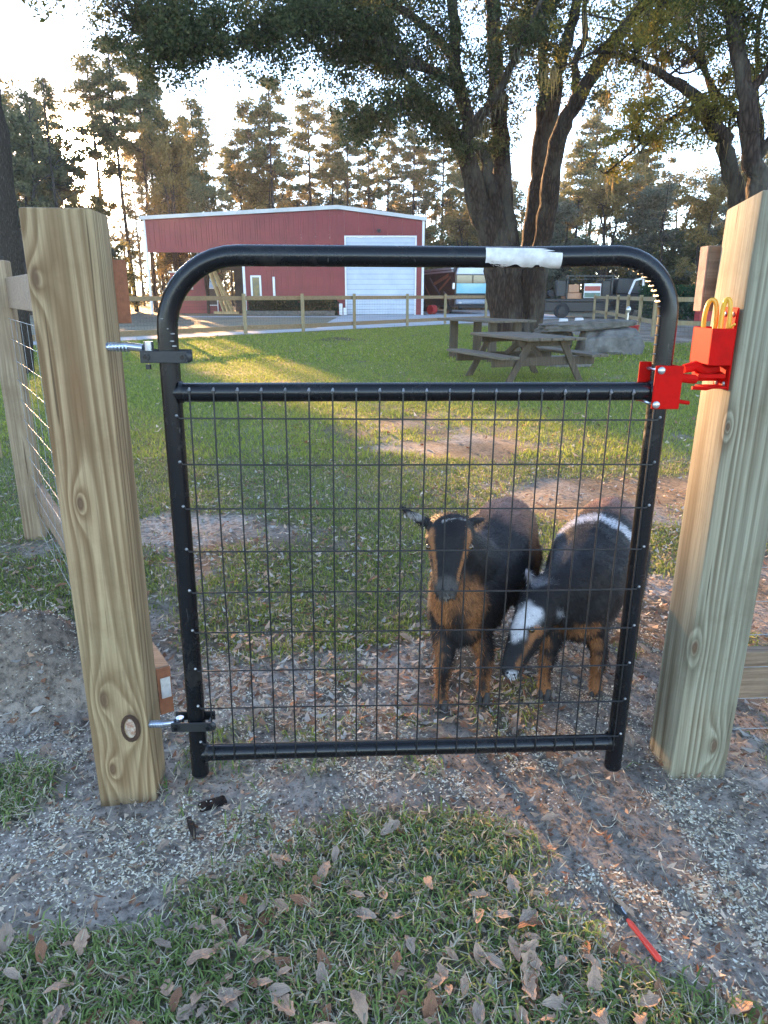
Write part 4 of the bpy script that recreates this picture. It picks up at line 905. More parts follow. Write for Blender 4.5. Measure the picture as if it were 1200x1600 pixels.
# bucket and bits near the side fence
m = MB(); m.tube([(8.2, 24.2, 0), (8.2, 24.2, .26)], [.14, .19], 18).tube([(8.2, 24.2, .25), (8.2, 24.2, .28)], [.20, .20], 18); M['red_plastic'] = pm('red_plastic', (.42, .02, .02), (.35, .015, .015), 5, .5)
bk = thing('red_bucket', 'small red bucket standing at the foot of the right hand fence', 'bucket', (8.2, 24.2, 0)); m.build('pail', M['red_plastic'], bk, smooth=True)
MB().tube([(8.2+.2*math.cos(a), 24.2, .27+.16*math.sin(a)) for a in np.linspace(0, math.pi, 9)], .008, 5).build('bail_handle', M['zinc'], bk)
sf = thing('garden_spigot', 'small silvery standpipe behind the tip of the stone slab', 'spigot', (6.6, 20, 0)); MB().cyl((6.6, 20, 0), (6.6, 20, .82), .025).build('pipe', M['silver'], sf); MB().ball((6.6, 20, .85), .07, 10, sc=(1, .8, 1.3)).build('tap_head', M['silver'], sf, smooth=True)
for i, (x, y, lb) in enumerate([(5.9, 25.0, 'pale upturned tub just left of the slab behind the lawn'), (7.3, 30, 'pale upturned tub behind the middle of the slab'), (8.2, 31, 'white upturned tub near the fence behind the slab tip')]):
    tag(MB().tube([(x, y, 0), (x, y, .3)], [.22, .17], 14).build('upturned_tub', M['white_paint'], bev=.0), lb, 'tub', 'pale tubs behind the slab')
tag(MB().b2((-13.9, 19, 0), (-13.88, 19.02, .1)).b2((10.2, 23.9, .25), (11.2, 24.3, .75)).build('red_crate', M['red_plastic'], bev=.01), 'reddish crate behind the side fence beside the latch', 'crate')

# ------------------------------------------------------------------ motorhome
rv = thing('motorhome', 'big parked motorhome with pale blue windscreen and swirling brown side graphics right of the barn', 'motorhome', (5.7, 49, 0))
M['rv_body'] = pm('silver_blue_coach_paint', (.42, .48, .56), (.35, .40, .48), 1, .25, .2, 0); M['rv_brown'] = pm('dark_brown_coach_paint', (.09, .05, .035), (.05, .03, .02), 1, .3, 0, 0)
M['rv_copper'] = pm('copper_coach_paint', (.55, .25, .12), (.4, .18, .09), 1, .3, 0, 0); M['rv_glass'] = pm('pale_blue_windscreen', (.28, .58, .66), (.2, .5, .58), 1, .1, 0, 0)
def rvp(name, mb, mt, **k): return mb.build(name, M[mt], rv, **k)
prof = [(-1.18, .45), (1.18, .45), (1.2, 2.6), (1.02, 2.98), (-1.02, 2.98), (-1.2, 2.6)]
rv_x, rv_y = 5.72, 48.6; ang = rad(13)
def rvt(p): x, y, z = p; return (rv_x+x*math.cos(ang)-y*math.sin(ang), rv_y+x*math.sin(ang)+y*math.cos(ang), z)
def rvb(lo, hi, mt, name, parent=None, bev=0):
    m = MB().b2(lo, hi); m.v = [rvt(p) for p in m.v]; return m.build(name, M[mt], parent or rv, bev=bev)
m = MB().extr(prof, 'y', 0, 10.5); m.v = [rvt(p) for p in m.v]; rvp('body', m, 'rv_brown', bev=.12, seg=2)
m = MB().extr([(-1.17, 2.45), (1.17, 2.45), (1.02, 2.93), (-1.02, 2.93)], 'y', -.16, -.0); m.v = [rvt(p) for p in m.v]; rvp('front_cap', m, 'rv_body', bev=.06, seg=2)
rvb((-1.08, -.10, 1.30), (1.08, -.02, 1.92), 'rv_glass', 'windscreen'); rvb((-1.08, -.11, 1.95), (-.04, -.03, 2.42), 'glass', 'upper_windscreen'); rvb((.04, -.11, 1.95), (1.08, -.03, 2.42), 'glass', 'upper_windscreen')
rvb((-1.15, -.14, .95), (1.15, -.01, 1.27), 'steel_dark', 'front_panel', bev=.03); rvb((-1.12, -.2, .62), (1.12, -.01, .93), 'rv_body', 'bumper', bev=.06); rvb((-.95, -.22, .36), (.95, -.02, .60), 'steel_dark', 'grille', bev=.03)
for sx in (-1, 1): rvb((sx*.86-.12, -.235, .66), (sx*.86+.12, -.205, .78), 'silver', 'headlight', bev=.02); rvb((sx*1.34-.1, -.3, 1.55), (sx*1.34+.08, -.2, 1.95), 'silver', 'side_mirror', bev=.03)
rvb((-1.24, .3, 2.62), (-1.205, 10.3, 2.74), 'white_paint', 'awning'); rvb((-1.26, .6, 2.80), (-1.02, 10.3, 2.90), 'white_paint', 'awning')
for (y0, z0, y1, z1, w, mt) in [(.8, 2.3, 3.2, 1.5, .16, 'rv_copper'), (1.2, 2.45, 4.6, 1.9, .22, 'rv_copper'), (3.0, 1.2, 5.5, 2.3, .14, 'rv_body'), (5.2, 1.0, 7.4, 2.2, .16, 'rv_copper'), (.6, .9, 2.2, 1.4, .1, 'rv_body')]:
    m = MB().beam((-1.23, y0, z0), (-1.23, y1, z1), w, .02, (1, 0, 0)); m.v = [rvt(p) for p in m.v]; rvp('side_stripe', m, mt)
for y in (1.5, 7.2, 8.4):
    m = MB().cyl((-1.24, y, .46), (-.95, y, .46), .46, 18); m.v = [rvt(p) for p in m.v]; w_ = rvp('wheel', m, 'rubber', bev=.03); m = MB().cyl((-1.27, y, .46), (-1.235, y, .46), .24, 12); m.v = [rvt(p) for p in m.v]; m.build('rim', M['silver'], w_)
tag(MB().tube([(2.95, 47.6, .3), (3.25, 47.9, .3)], .3, 16).build('red_drum', M['red_plastic'], bev=.02), 'dull red drum lying at the right corner of the barn', 'drum')

# ------------------------------------------------------------------ black flatbed truck
tk = thing('flatbed_truck', 'black flatbed work truck parked behind the fence with its white-edged door open', 'truck', (11, 41, 0))
def tb(lo, hi, mt, name, parent=None, bev=.02): return MB().b2(lo, hi).build(name, M[mt], parent or tk, bev=bev)
tb((8.5, 40.0, .86), (12.3, 42.1, 1.0), 'steel_dark', 'flatbed'); tb((8.7, 40.02, .35), (12.2, 40.3, .84), 'black_plastic', 'toolbox'); tb((8.6, 40.4, .4), (14.6, 41.7, .6), 'steel_dark', 'chassis')
tb((12.5, 40.1, .55), (14.0, 42.0, 1.25), 'black_plastic', 'cab', bev=.08)
m = MB(); m.extr([(12.5, 1.25), (14.0, 1.25), (13.6, 2.05), (12.55, 2.08)], 'y', 40.2, 41.9); m.build('cab_roof', M['black_plastic'], tk, bev=.06)
tb((14.0, 40.15, .55), (15.3, 41.95, 1.2), 'black_plastic', 'hood', bev=.1)
dr = MB(); P0 = [(12.95, 1.25), (13.2, 1.95), (13.62, 2.06), (13.72, 1.0)]
for a, b in zip(P0[:-1], P0[1:]): dr.beam((a[0], 39.4, a[1]), (b[0], 39.4, b[1]), .09, .09, (0, 1, 0))
dr = dr.build('open_door', M['white_paint'], tk); tb((12.95, 39.38, .7), (13.66, 39.43, 1.25), 'steel_dark', 'door_panel', dr)
for (x0, x1, z0, z1) in ((9.8, 9.88, 1.0, 2.15), (12.2, 12.28, 1.0, 2.15), (9.7, 12.4, 2.15, 2.22), (9.7, 12.4, 2.0, 2.03)): tb((x0, 40.1, z0), (x1, 40.18, z1), 'steel_dark', 'rack_bar', bev=0)
tb((9.3, 40.2, 1.15), (9.85, 40.7, 1.95), 'black_plastic', 'equipment_box'); tb((9.9, 40.5, 1.0), (10.75, 41.6, 1.32), 'rv_copper', 'load_panel'); tb((10.0, 40.5, 1.33), (10.6, 41.5, 1.75), 'rv_copper', 'load_panel')
sg = tb((10.75, 40.1, 1.05), (11.65, 40.13, 1.8), 'white_paint', 'sign_board', bev=0)
M['sign_green'] = pm('dull_green_print', (.16, .25, .18), (.12, .18, .14), 3, .6); M['sign_red'] = pm('faded_red_print', (.42, .10, .07), (.35, .08, .06), 8, .6)
tb((10.78, 40.09, 1.08), (11.62, 40.098, 1.32), 'sign_green', 'printed_panel', sg, 0); tb((10.78, 40.09, 1.42), (11.62, 40.098, 1.66), 'sign_red', 'printed_panel', sg, 0)
tb((11.75, 40.2, 1.0), (12.2, 41.6, 1.95), 'steel_dark', 'headboard')
for x in (8.2, 8.62, 9.08): MB().cyl((x, 40.4, 1.28), (x, 40.9, 1.28), .17, 14).build('cable_reel', M['rubber'], tk, bev=.02)
for x in (9.6, 13.1, 14.5):
    w_ = MB().cyl((x, 39.95, .4), (x, 40.25, .4), .4, 18).build('wheel', M['rubber'], tk, bev=.03); MB().cyl((x, 39.93, .4), (x, 39.96, .4), .2, 12).build('rim', M['steel_dark'], w_)

# ------------------------------------------------------------------ gateposts
WL = wood('treated_post_left', (.41, .29, .16), (.18, .10, .045), (.31, .27, .15), 'Z', [(-.02, -.072, .30, .012), (.045, -.072, .225, .020), (-.045, -.072, 1.28, .012), (-.015, -.072, .80, .009), (-.02, -.072, .10, .009)], rings=16, across=7, along=.14, gamt=.35, seed=2, darkw=.95)
WR = wood('treated_post_right', (.36, .325, .225), (.13, .095, .055), (.26, .265, .195), 'Z', [(-.055, -.075, .40, .010), (.035, -.075, .11, .011), (.045, -.075, 1.34, .014), (-.05, -.075, .96, .006)], rings=14, across=6.0, along=.13, gamt=.6, seed=9, darkw=.95)
WB = wood('treated_fence_board', (.36, .27, .17), (.17, .09, .05), (.34, .30, .20), 'Z', [(.0, -.03, .62, .02), (-.02, -.03, .56, .012), (-.01, -.03, .95, .01)], rings=14, across=7, along=.3, gamt=.3, seed=4)
WX = wood('treated_rail', (.31, .215, .14), (.17, .10, .06), (.25, .21, .15), 'X', rings=12, across=8, along=.25, gamt=.35, seed=6)
WE = pm('end_grain_wood', (.34, .13, .06), (.24, .09, .045), 60, .8, 0, .5)
def gatepost(name, label, c, w, h, mat, rz, lean=(0, 0), slope=0):
    t = thing(name, label, 'gatepost', (c[0], c[1], 0)); m = MB(); n = 14; hw = w/2; vs = []; fs = []
    R = Matrix.Rotation(rz, 3, 'Z')
    for i in range(n+1):
        z = -.06+(h+.06)*i/n
        for (a, b) in ((-1, -1), (1, -1), (1, 1), (-1, 1)):
            p = R @ Vector((a*hw, b*hw, 0)); zz = z+(slope*b*hw if i == n else 0); vs.append((c[0]+p.x+lean[0]*z, c[1]+p.y+lean[1]*z, zz))
    for i in range(n):
        for j in range(4): fs.append((i*4+j, i*4+(j+1) % 4, (i+1)*4+(j+1) % 4, (i+1)*4+j))
    fs += [(3, 2, 1, 0), (n*4, n*4+1, n*4+2, n*4+3)]
    m.add(vs, fs); m.build('timber', mat, t, bev=.006, seg=2, smooth=True); return t
lpost = gatepost('left_gatepost', 'thick square tan timber gatepost left of the black gate, with knots and wavy grain', (-.667, 1.608), .141, 1.416, WL, rad(7), (.0, 0)); lpost.name = 'gatepost'
rpost = gatepost('right_gatepost', 'thick square greenish timber gatepost right of the gate with the red latch on it', (.836, 1.690), .148, 1.447, WR, rad(2), (.016, 0), slope=-.16); rpost.name = 'gatepost.001'
# torn knot on the left post and staple
kc = (-.632, 1.543, .215); m = MB(); m.ball(kc, .020, 12, sc=(.8, .3, 1.45)); m.build('torn_knot', pm('pale_split_knot', (.55, .48, .38), (.30, .14, .08), 90, .8, 0, .6), lpost, smooth=True)
MB().tube([(-.632+.019*math.cos(a), 1.5425, .215+.034*math.sin(a)) for a in np.linspace(0, 6.28, 18)[:-1]], .006, 6, closed=True).build('knot_rim', pm('dark_knot_bark', (.07, .035, .02), (.04, .02, .01), 60, .9, 0, .5), lpost, smooth=True)

M['wire_zinc'] = pm('dull_galvanised_wire', (.30, .30, .30), (.18, .18, .18), 30, .55, .3, 0)
# ------------------------------------------------------------------ near fences joined to the gateposts
lf = thing('left_near_fence', 'wire and rail fence running back and left from the left gatepost', 'fence', (-.7, 1.7, 0)); lf.name = 'wire_fence'
A0 = Vector((-.603, 1.705, 0)); B0 = Vector((-1.80, 3.60, 0)); dF = (B0-A0).normalized(); nF = Vector((dF.y, -dF.x, 0))
def lboard(name, p, q, w, h_, mat): return MB().beam(p, q, w, h_).build(name, mat, lf, bev=.003)
lboard('rail', A0+Vector((0, 0, 1.255)), A0+dF*2.3+Vector((0, 0, 1.255)), .038, .14, WX); lboard('rail', A0+Vector((.01, -.0, .225)), A0+dF*2.3+Vector((0, 0, .225)), .038, .14, WX)
for z in (1.255, .225): MB().beam(A0-dF*.004+Vector((0 if z > 1 else .01, 0, z)), A0-dF*.001+Vector((0 if z > 1 else .01, 0, z)), .036, .138).build('rail_end', WE, lf)
MB().beam(A0-dF*.006+Vector((.012, 0, .235)), A0-dF*.0045+Vector((.012, 0, .235)), .026, .06).build('price_tag', M['label_paper'], lf)
fpb = MB().box((0, 0, .68), (.10, .10, 1.45)); fpb.v = [(p[0]-1.86, p[1]+3.62, p[2]) for p in [tuple(Matrix.Rotation(rad(10), 3, 'Z') @ Vector(q)) for q in fpb.v]]
fpb.build('post', WB, lf, bev=.005); p3 = MB().box((-3.08, 5.5, .68), (.10, .10, 1.45)); p3.build('post', M['fence_wood'], lf, bev=.005)
for i in range(12):
    z = .06+i*.098; a = A0+nF*-.03+Vector((0, 0, z)); b = A0+dF*2.25+nF*-.03+Vector((0, 0, z)); MB().tube([a, (a+b)/2+Vector((0, 0, -.004)), b], .0013, 5).build('fence_wire', M['wire_zinc'], lf)
for i in range(11):
    p = A0+dF*(.1+i*.2)+nF*-.034; MB().tube([p+Vector((0, 0, .06)), p+Vector((0, 0, 1.14))], .0011, 4).build('fence_stay', M['wire_zinc'], lf)
rfn = thing('right_near_fence', 'wire and rail fence running right from behind the right gatepost', 'fence', (1.2, 1.82, 0)); rfn.name = 'wire_fence.001'
for z in (1.285, .21): 
    x0 = .768 if z > 1 else .80
    MB().beam((x0, 1.81, z), (3.4, 1.97, z), .038, .15).build('rail', WX, rfn, bev=.003); MB().beam((x0-.004, 1.8098, z), (x0-.001, 1.81, z), .036, .148).build('rail_end', pm('pale_end_grain', (.50, .32, .22), (.38, .22, .15), 50, .8, 0, .5), rfn)
MB().box((3.3, 2.03, .68), (.10, .10, 1.45)).build('post', M['fence_wood'], rfn, bev=.005)
for i in range(12):
    z = .05+i*.1; MB().tube([(.86, 1.775, z), (2, 1.85, z-.006), (3.3, 1.93, z)], .0013, 5).build('fence_wire', M['wire_zinc'], rfn)
for i in range(15): MB().tube([(.98+i*.155, 1.778+i*.0097, .05), (.98+i*.155, 1.778+i*.0097, 1.15)], .0011, 4).build('fence_stay', M['wire_zinc'], rfn)
# slatted panel far left
sp_ = thing('slatted_panel', 'dark slatted panel seen between the left fence board and the gatepost', 'panel', (-9.6, 18.6, 0))
for i in range(9): MB().b2((-10.05+i*.11, 18.58, .05), (-9.98+i*.11, 18.62, .95)).build('slat', M['steel_dark'], sp_)
MB().b2((-10.1, 18.63, .8), (-9.0, 18.67, .88)).b2((-10.1, 18.63, .15), (-9.0, 18.67, .23)).build('slat_frame', M['steel_dark'], sp_)

# ------------------------------------------------------------------ the gate
gate = thing('gate', 'black tubular steel farm gate with welded wire mesh between two timber posts', 'gate', (.09, 1.55, .08))
YAW = .05066; TL = -.011; O = Vector((-.42449, 1.52438, .18095))
ux = Vector((math.cos(YAW), math.sin(YAW), 0)); uy = Vector((-math.sin(YAW), math.cos(YAW), 0))
def gp(u, w, d=0.0):
    u2 = u*math.cos(TL)-w*math.sin(TL); w2 = u*math.sin(TL)+w*math.cos(TL); return O+ux*u2+uy*d+Vector((0, 0, w2))
GR = .0215; D0 = GR+.0019
UL, UR, WT = -.0415, 1.0305, 1.1465
path = [gp(UL, -.10, D0)]+[gp(UL, w, D0) for w in (0, .3, .6, .9)]
def arc(cx, cz, r, a0, a1, n=10): return [gp(cx+r*math.cos(a0+(a1-a0)*i/n), cz+r*math.sin(a0+(a1-a0)*i/n), D0) for i in range(n+1)]
r1 = .155; path += arc(UL+r1, WT-r1, r1, math.pi, math.pi/2); path += [gp(.3, WT+.0015, D0), gp(.7, WT+.004, D0)]; r2 = .125
path += arc(UR-r2, WT+.010-r2, r2, math.pi/2, 0); path += [gp(UR, w, D0) for w in (.9, .6, .3, 0)]+[gp(UR-.001, -.108, D0)]
MB().tube(path, GR, 20).build('frame_tube', M['black_paint'], gate, smooth=True, ang=50)
for u, w in ((UL, -.10), (UR-.001, -.108)): MB().tube([gp(u, w-.004, D0), gp(u, w+.002, D0)], [GR*.9, GR*1.04], 20).build('end_cap', M['black_plastic'], gate, smooth=True)
MB().tube([gp(UL, .866, D0), gp(UR, .8735, D0)], .0205, 20).build('cross_rail', M['black_paint'], gate, smooth=True, ang=50)
MB().tube([gp(UL, -.040, D0), gp(UR, -.0335, D0)], .0205, 20).build('cross_rail', M['black_paint'], gate, smooth=True, ang=50)
for u, w in ((UL, .866), (UR, .8735), (UL, -.04), (UR, -.0335)): 
    s = 1 if u < .5 else -1
    MB().tube([gp(u+s*(GR-.003), w, D0), gp(u+s*(GR+.004), w, D0)], [.027, .0215], 16).build('weld_bead', M['black_paint'], gate, smooth=True)
WRr = .0019
hw = []; 
for k in range(9):
    w = .1016*k; j = random.uniform(-.0015, .0015)
    MB().tube([gp(UL+.012, w+.006, .004), gp(UL+.018, w+.001, -.001), gp(.25, w+j, -.0015), gp(.75, w-j, -.0015), gp(UR-.006, w, -.001), gp(UR-.0, w+.005, .004)], WRr, 7).build('horizontal_wire', M['wire_black'], gate, smooth=True)
    for u, q in ((UL+.011, .006), (UR+.001, .005)): MB().ball(gp(u, w+q, .002), .0036, 8).build('wire_weld', M['weld_grey'], gate, smooth=True)
for i in range(21):
    u = .0508*i; j = random.uniform(-.0012, .0012)
    MB().tube([gp(u, -.040, .0035), gp(u, -.03, .0022), gp(u+j, .3, .0022), gp(u-j, .6, .0022), gp(u, .862, .0025), gp(u, .872+.0035*(i/20), .0032)], WRr, 7).build('vertical_wire', M['wire_black'], gate, smooth=True)
    MB().tube([gp(u-.001, .868, .0025), gp(u, .873, -.0012), gp(u+.0005, .879, .0035)], [.0018, .0038, .0016], 7).build('wire_weld', M['weld_grey'], gate, smooth=True)
    MB().ball(gp(u, -.044, .003), .0034, 7).build('wire_weld', M['wire_black'], gate, smooth=True)
# crimps on the inside of the right bend and scuffs on the left bend
for i in range(11):
    a = math.pi*.47-i*.115; cx, cz = UR-r2, WT+.010-r2; rr = r2-GR*1.02
    p = [gp(cx+(rr+.004*abs(math.cos(t)))*math.cos(a+0.0), cz+(rr+.004*abs(math.cos(t)))*math.sin(a), D0+.016*math.sin(t)) for t in np.linspace(-1.2, 1.2, 7)]
    MB().tube(p, [.0015, .003, .0042, .0045, .0042, .003, .0015], 7).build('crimp_ridge', M['black_paint'], gate, smooth=True)
for i, w in enumerate((.935, .955, .975, .995, 1.015, 1.035)): MB().ball(gp(UR-GR*1.0, w+.02, D0-.006), .004, 8, sc=(1.8, .7, .45)).build('paint_chip', M['weld_grey'], gate, smooth=True)
for i, (du, w) in enumerate([(.0, 1.0), (.012, .99), (-.006, 1.02), (.014, .965), (.010, .975)]): MB().ball(gp(UL+du+.003, w, D0-GR*.93), .003, 6, sc=(1.8, .4, .6)).build('paint_chip', M['weld_grey'], gate, smooth=True)
# torn white label wrapped on the top rail
n = 44; vs = []; fs = []; na = 9
for i in range(n+1):
    u = .623+.160*i/n; low = 1.9-.5*max(0, fb(np.array([u*100.]), np.array([3.]), .35, 91)[0]-.35)*3
    low += -.35*(1 if .64 < (u-.623)/.16 < .72 else 0)
    for k in range(na):
        a = .25*math.pi+(low+.35)*k/(na-1)-.1; vs.append(gp(u, WT+.0045+.0008*0+(GR+.0006)*math.cos(a), D0-(GR+.0006)*math.sin(a)))
for i in range(n):
    for k in range(na-1): fs.append((i*na+k, i*na+k+1, (i+1)*na+k+1, (i+1)*na+k))
MB().add(vs, fs).build('torn_label', M['label_paper'], gate, smooth=True)
# hinges
def strap(w, ua, ub, nm):
    m = MB()
    for d in (-.004, 2*GR+.006): m.b2((0, 0, 0), (0, 0, 0)) if False else None
    t_ = .005; hh = .0125
    def q(u0, u1, d0, d1, w0=w-hh, w1=w+hh):
        P = [gp(u, z, d) for u in (u0, u1) for d in (d0, d1) for z in (w0, w1)]; m.add(P, [(0, 1, 3, 2), (4, 6, 7, 5), (0, 4, 5, 1), (2, 3, 7, 6), (0, 2, 6, 4), (1, 5, 7, 3)])
    q(ua, ub, -.005, -.0005); q(ua, ub, D0+GR+.001, D0+GR+.0055)
    s = m.build('hinge_clamp', M['black_plastic'], gate, bev=.0012)
    for u in (UL+.034, ua+.012):
        MB().cyl(gp(u, w, -.012), gp(u, w, D0+GR+.014), .0045, 10).build('clamp_bolt', M['black_paint'], s); MB().cyl(gp(u, w, -.010), gp(u, w, -.0055), .0085, 6).build('clamp_nut', M['steel_dark'], s)
    MB().ball(gp(ub, w, .0), .0122, 12, sc=(.9, .4, 1)).build('strap_end', M['black_plastic'], s, smooth=True)
    return s
strap(.943, -.095, .002, 0); strap(.052, -.098, -.0, 1)
MB().cyl(gp(UL-.045, .915, D0), gp(UL-.045, .925, D0), .006, 8).build('hinge_pin', M['steel_dark'], gate)
for (w, zz, ya) in ((.955, 1.145, 0), (.045, .22, 0)):
    pin = gp(-.082, w, D0); a = Vector((-.60, 1.56, pin.z+(.004 if zz > 1 else -.012)))
    hb = MB().tube([a, a.lerp(pin, .5)+Vector((0, 0, .006 if zz > 1 else .0)), pin+Vector((-.012, 0, .004))], [.0085, .0088, .0085], 12).build('hinge_bolt', M['zinc'], lpost, smooth=True)
    MB().tube([pin+Vector((0, 0, -.018)), pin+Vector((0, 0, .018))], .010, 12).build('hinge_eye', M['zinc'], hb, smooth=True)
    for i in range(7): p = a.lerp(pin, .1+i*.075)+Vector((0, 0, .003 if zz > 1 else 0)); d = (pin-a).normalized(); MB().tube([p-d*.0012, p+d*.0012], .0102, 10).build('bolt_thread', M['zinc'], hb)

# ------------------------------------------------------------------ red latch
# bracket on the gate
def gbox(u0, u1, w0, w1, d0, d1):
    m = MB(); P = [gp(u, z, d) for u in (u0, u1) for d in (d0, d1) for z in (w0, w1)]; return m.add(P, [(0, 1, 3, 2), (4, 6, 7, 5), (0, 4, 5, 1), (2, 3, 7, 6), (0, 2, 6, 4), (1, 5, 7, 3)])
br = gbox(UR-.026, UR+.036, .838, .932, -.009, -.004).build('latch_bracket', M['red_paint'], gate, bev=.0015)
gbox(UR-.040, UR+.030, .848, .936, D0+GR+.001, D0+GR+.006).build('bracket_back_plate', M['red_paint'], br, bev=.0015)
gbox(UR+.0315, UR+.0365, .840, .930, -.004, D0+GR+.001).build('bracket_side_plate', M['red_paint'], br)
for (u, w) in ((UR-.014, .922), (UR-.017, .848)):
    MB().ball(gp(u, w, -.011), .0085, 12, sc=(1, .55, 1)).build('bolt_head', M['silver'], br, smooth=True); MB().cyl(gp(u-.0, w, -.01), gp(u-.008, w, D0+GR+.01), .004, 8).build('bolt_shank', M['zinc'], br)
for w, le in ((.900, .044), (.848, .036)):
    MB().tube([gp(UR+.034, w+.002, .01), gp(UR+.045, w+.004, .012), gp(UR+.034+le, w, .02)], .0045 if w < .88 else .010, 8).build('latch_bar', M['red_paint'], br, smooth=True)
# latch body on the post
lt = thing('gate_latch', 'red enamelled gate latch with two yellow handles bolted to the right gatepost', 'latch', (.74, 1.66, 1.1))
def lb(lo, hi, mt='red_paint', name='x', par=None, bev=.0015): return MB().b2(lo, hi).build(name, M[mt], par or lt, bev=bev)
XF = .7765
pl = lb((XF-.004, 1.615, 1.042), (XF-.0005, 1.690, 1.222), name='mounting_plate')
for (y, z) in ((1.635, 1.207), (1.672, 1.207), (1.635, 1.055), (1.672, 1.055)): MB().ball((XF-.005, y, z), .0065, 8, sc=(.5, 1, 1)).build('screw_head', M['silver'], pl, smooth=True)
hs = MB(); x0, x1, y0, y1, z0, z1 = .7215, XF-.0045, 1.612, 1.715, 1.116, 1.196
hs.b2((x0, y0, z0), (x1, y0+.003, z1)).b2((x0, y1-.003, z0), (x1, y1, z1)).b2((x0, y0+.003, z0), (x0+.003, y1-.003, z1)).b2((x0+.003, y0+.003, z1-.012), (x1, y1-.003, z1-.009))
hs.build('latch_housing', M['red_paint'], lt, bev=.0008)
def loop(c, w, h, mt, tilt, nm):
    P = []
    for i in range(26):
        a = 2*math.pi*i/26; P.append((w*math.copysign(abs(math.cos(a))**.8, math.cos(a)), h*math.sin(a)))
    path = [(c[0]+p[0]*math.cos(tilt), c[1]+p[0]*math.sin(tilt), c[2]+p[1]) for p in P]
    m = MB(); m.tube(path, .0052, 8, closed=True); return m.build(nm, M[mt], lt, smooth=True)
loop((0.7390, 1.672, 1.212), .0125, .044, 'yellow_paint', rad(-25), 'latch_handle'); loop((0.7550, 1.632, 1.214), .0085, .044, 'yellow_paint', rad(-35), 'latch_handle')
MB().tube([(0.7690, 1.628, 1.196), (0.7610, 1.615, 1.199), (0.7650, 1.606, 1.206)], .003, 7).build('handle_tip', M['yellow_paint'], lt, smooth=True)
lb((0.7070, 1.622, 1.086), (0.7690, 1.655, 1.096), name='striker_arm'); lb((0.7170, 1.664, 1.076), (0.7710, 1.684, 1.100), name='striker_arm')
MB().tube([(0.6790, 1.64, 1.106), (0.7070, 1.645, 1.112), (0.7320, 1.65, 1.100), (0.7620, 1.65, 1.106)], [.010, .012, .014, .010], 10).build('catch_pin', M['red_paint'], lt, smooth=True)
MB().tube([(0.6950, 1.62, 1.066), (0.7270, 1.62, 1.064), (0.7520, 1.615, 1.072)], .0042, 8).build('lower_hook', M['red_paint'], lt, smooth=True)
lb((0.7170, 1.615, 1.064), (0.7720, 1.66, 1.069), name='lower_ledge')

for ch in lt.children:
    if not ch.name.startswith('mounting_plate'): ch.location.z -= .018
# ------------------------------------------------------------------ orange handled tool on the bare soil
tl = thing('hand_tool', 'small hand tool with black head and orange handle lying on bare soil', 'tool', (.51, 1.12, .02))
h0 = Vector((.500, 1.155, .022)); h1 = Vector((.533, 1.062, .020)); hd = Vector((.486, 1.192, .020))
MB().tube([h0, h0.lerp(h1, .12), h0.lerp(h1, .35), h0.lerp(h1, .7), h0.lerp(h1, .95), h1], [.0035, .0062, .0055, .0066, .0066, .004], 10).build('handle', M['orange_plastic'], tl, smooth=True)
MB().tube([h0, h0.lerp(hd, .4), h0.lerp(hd, .8), hd], [.0042, .0055, .0085, .004], 8).build('head', M['black_plastic'], tl, smooth=True)
MB().tube([h0.lerp(hd, .25)+Vector((.004, 0, .004)), h0.lerp(hd, .7)+Vector((.006, .002, .004))], [.002, .003], 6).build('blade', M['zinc'], tl, smooth=True)
# stick under the left foot of the gate
tag(MB().tube([(-.485, 1.47, .006), (-.465, 1.43, .010), (-.452, 1.40, .006)], [.006, .009, .004], 7).build('bark_stick', M['pine_bark'], smooth=True), 'short dark piece of bark on the ground below the left foot of the gate', 'stick')
tag(MB().box((-.44, 1.53, .0), (.07, .03, .014), Matrix.Rotation(.5, 3, 'Z')).build('brick_fragment', M['bark'], bev=.004), 'dark brown broken piece lying under the left end of the gate', 'brick')
# ------------------------------------------------------------------ goats
def ico_pts(sub=2):
    bm = bmesh.new(); bmesh.ops.create_icosphere(bm, subdivisions=sub, radius=1.0); V = np.array([v.co[:] for v in bm.verts]); Fq = np.array([[v.index for v in f.verts] for f in bm.faces]); bm.free(); return V, Fq
IV, IF = ico_pts()
def goat_body(chains, voxel=.0055):
    Vs = []; Fs = []; k = 0
    for ch in chains:
        for a, b in zip(ch[:-1], ch[1:]):
            a = np.array(a, float); b = np.array(b, float)
            if len(a) == 4: a = np.append(a, [1, 1, 1]); 
            if len(b) == 4: b = np.append(b, [1, 1, 1])
            d = np.linalg.norm(b[:3]-a[:3]); n = max(2, int(d/(min(a[3], b[3])*.28))+1)
            for i in range(n+1):
                t = i/n; q = a*(1-t)+b*t; Vs.append(IV*q[3]*q[4:7]+q[:3]); Fs.append(IF+k); k += len(IV)
    me = bpy.data.meshes.new('tmp'); V = np.concatenate(Vs); Fq = np.concatenate(Fs); me.from_pydata(V.tolist(), [], Fq.tolist())
    o = bpy.data.objects.new('tmp', me); COL.objects.link(o)
    md = o.modifiers.new('r', 'REMESH'); md.mode = 'VOXEL'; md.voxel_size = voxel
    sm = o.modifiers.new('s', 'SMOOTH'); sm.factor = .6; sm.iterations = 9
    dg = bpy.context.evaluated_depsgraph_get(); m2 = bpy.data.meshes.new_from_object(o.evaluated_get(dg)); bpy.data.objects.remove(o); bpy.data.meshes.remove(me)
    return m2
FUR = attrmat('goat_hair', .6, 160, .5, .003, .22)
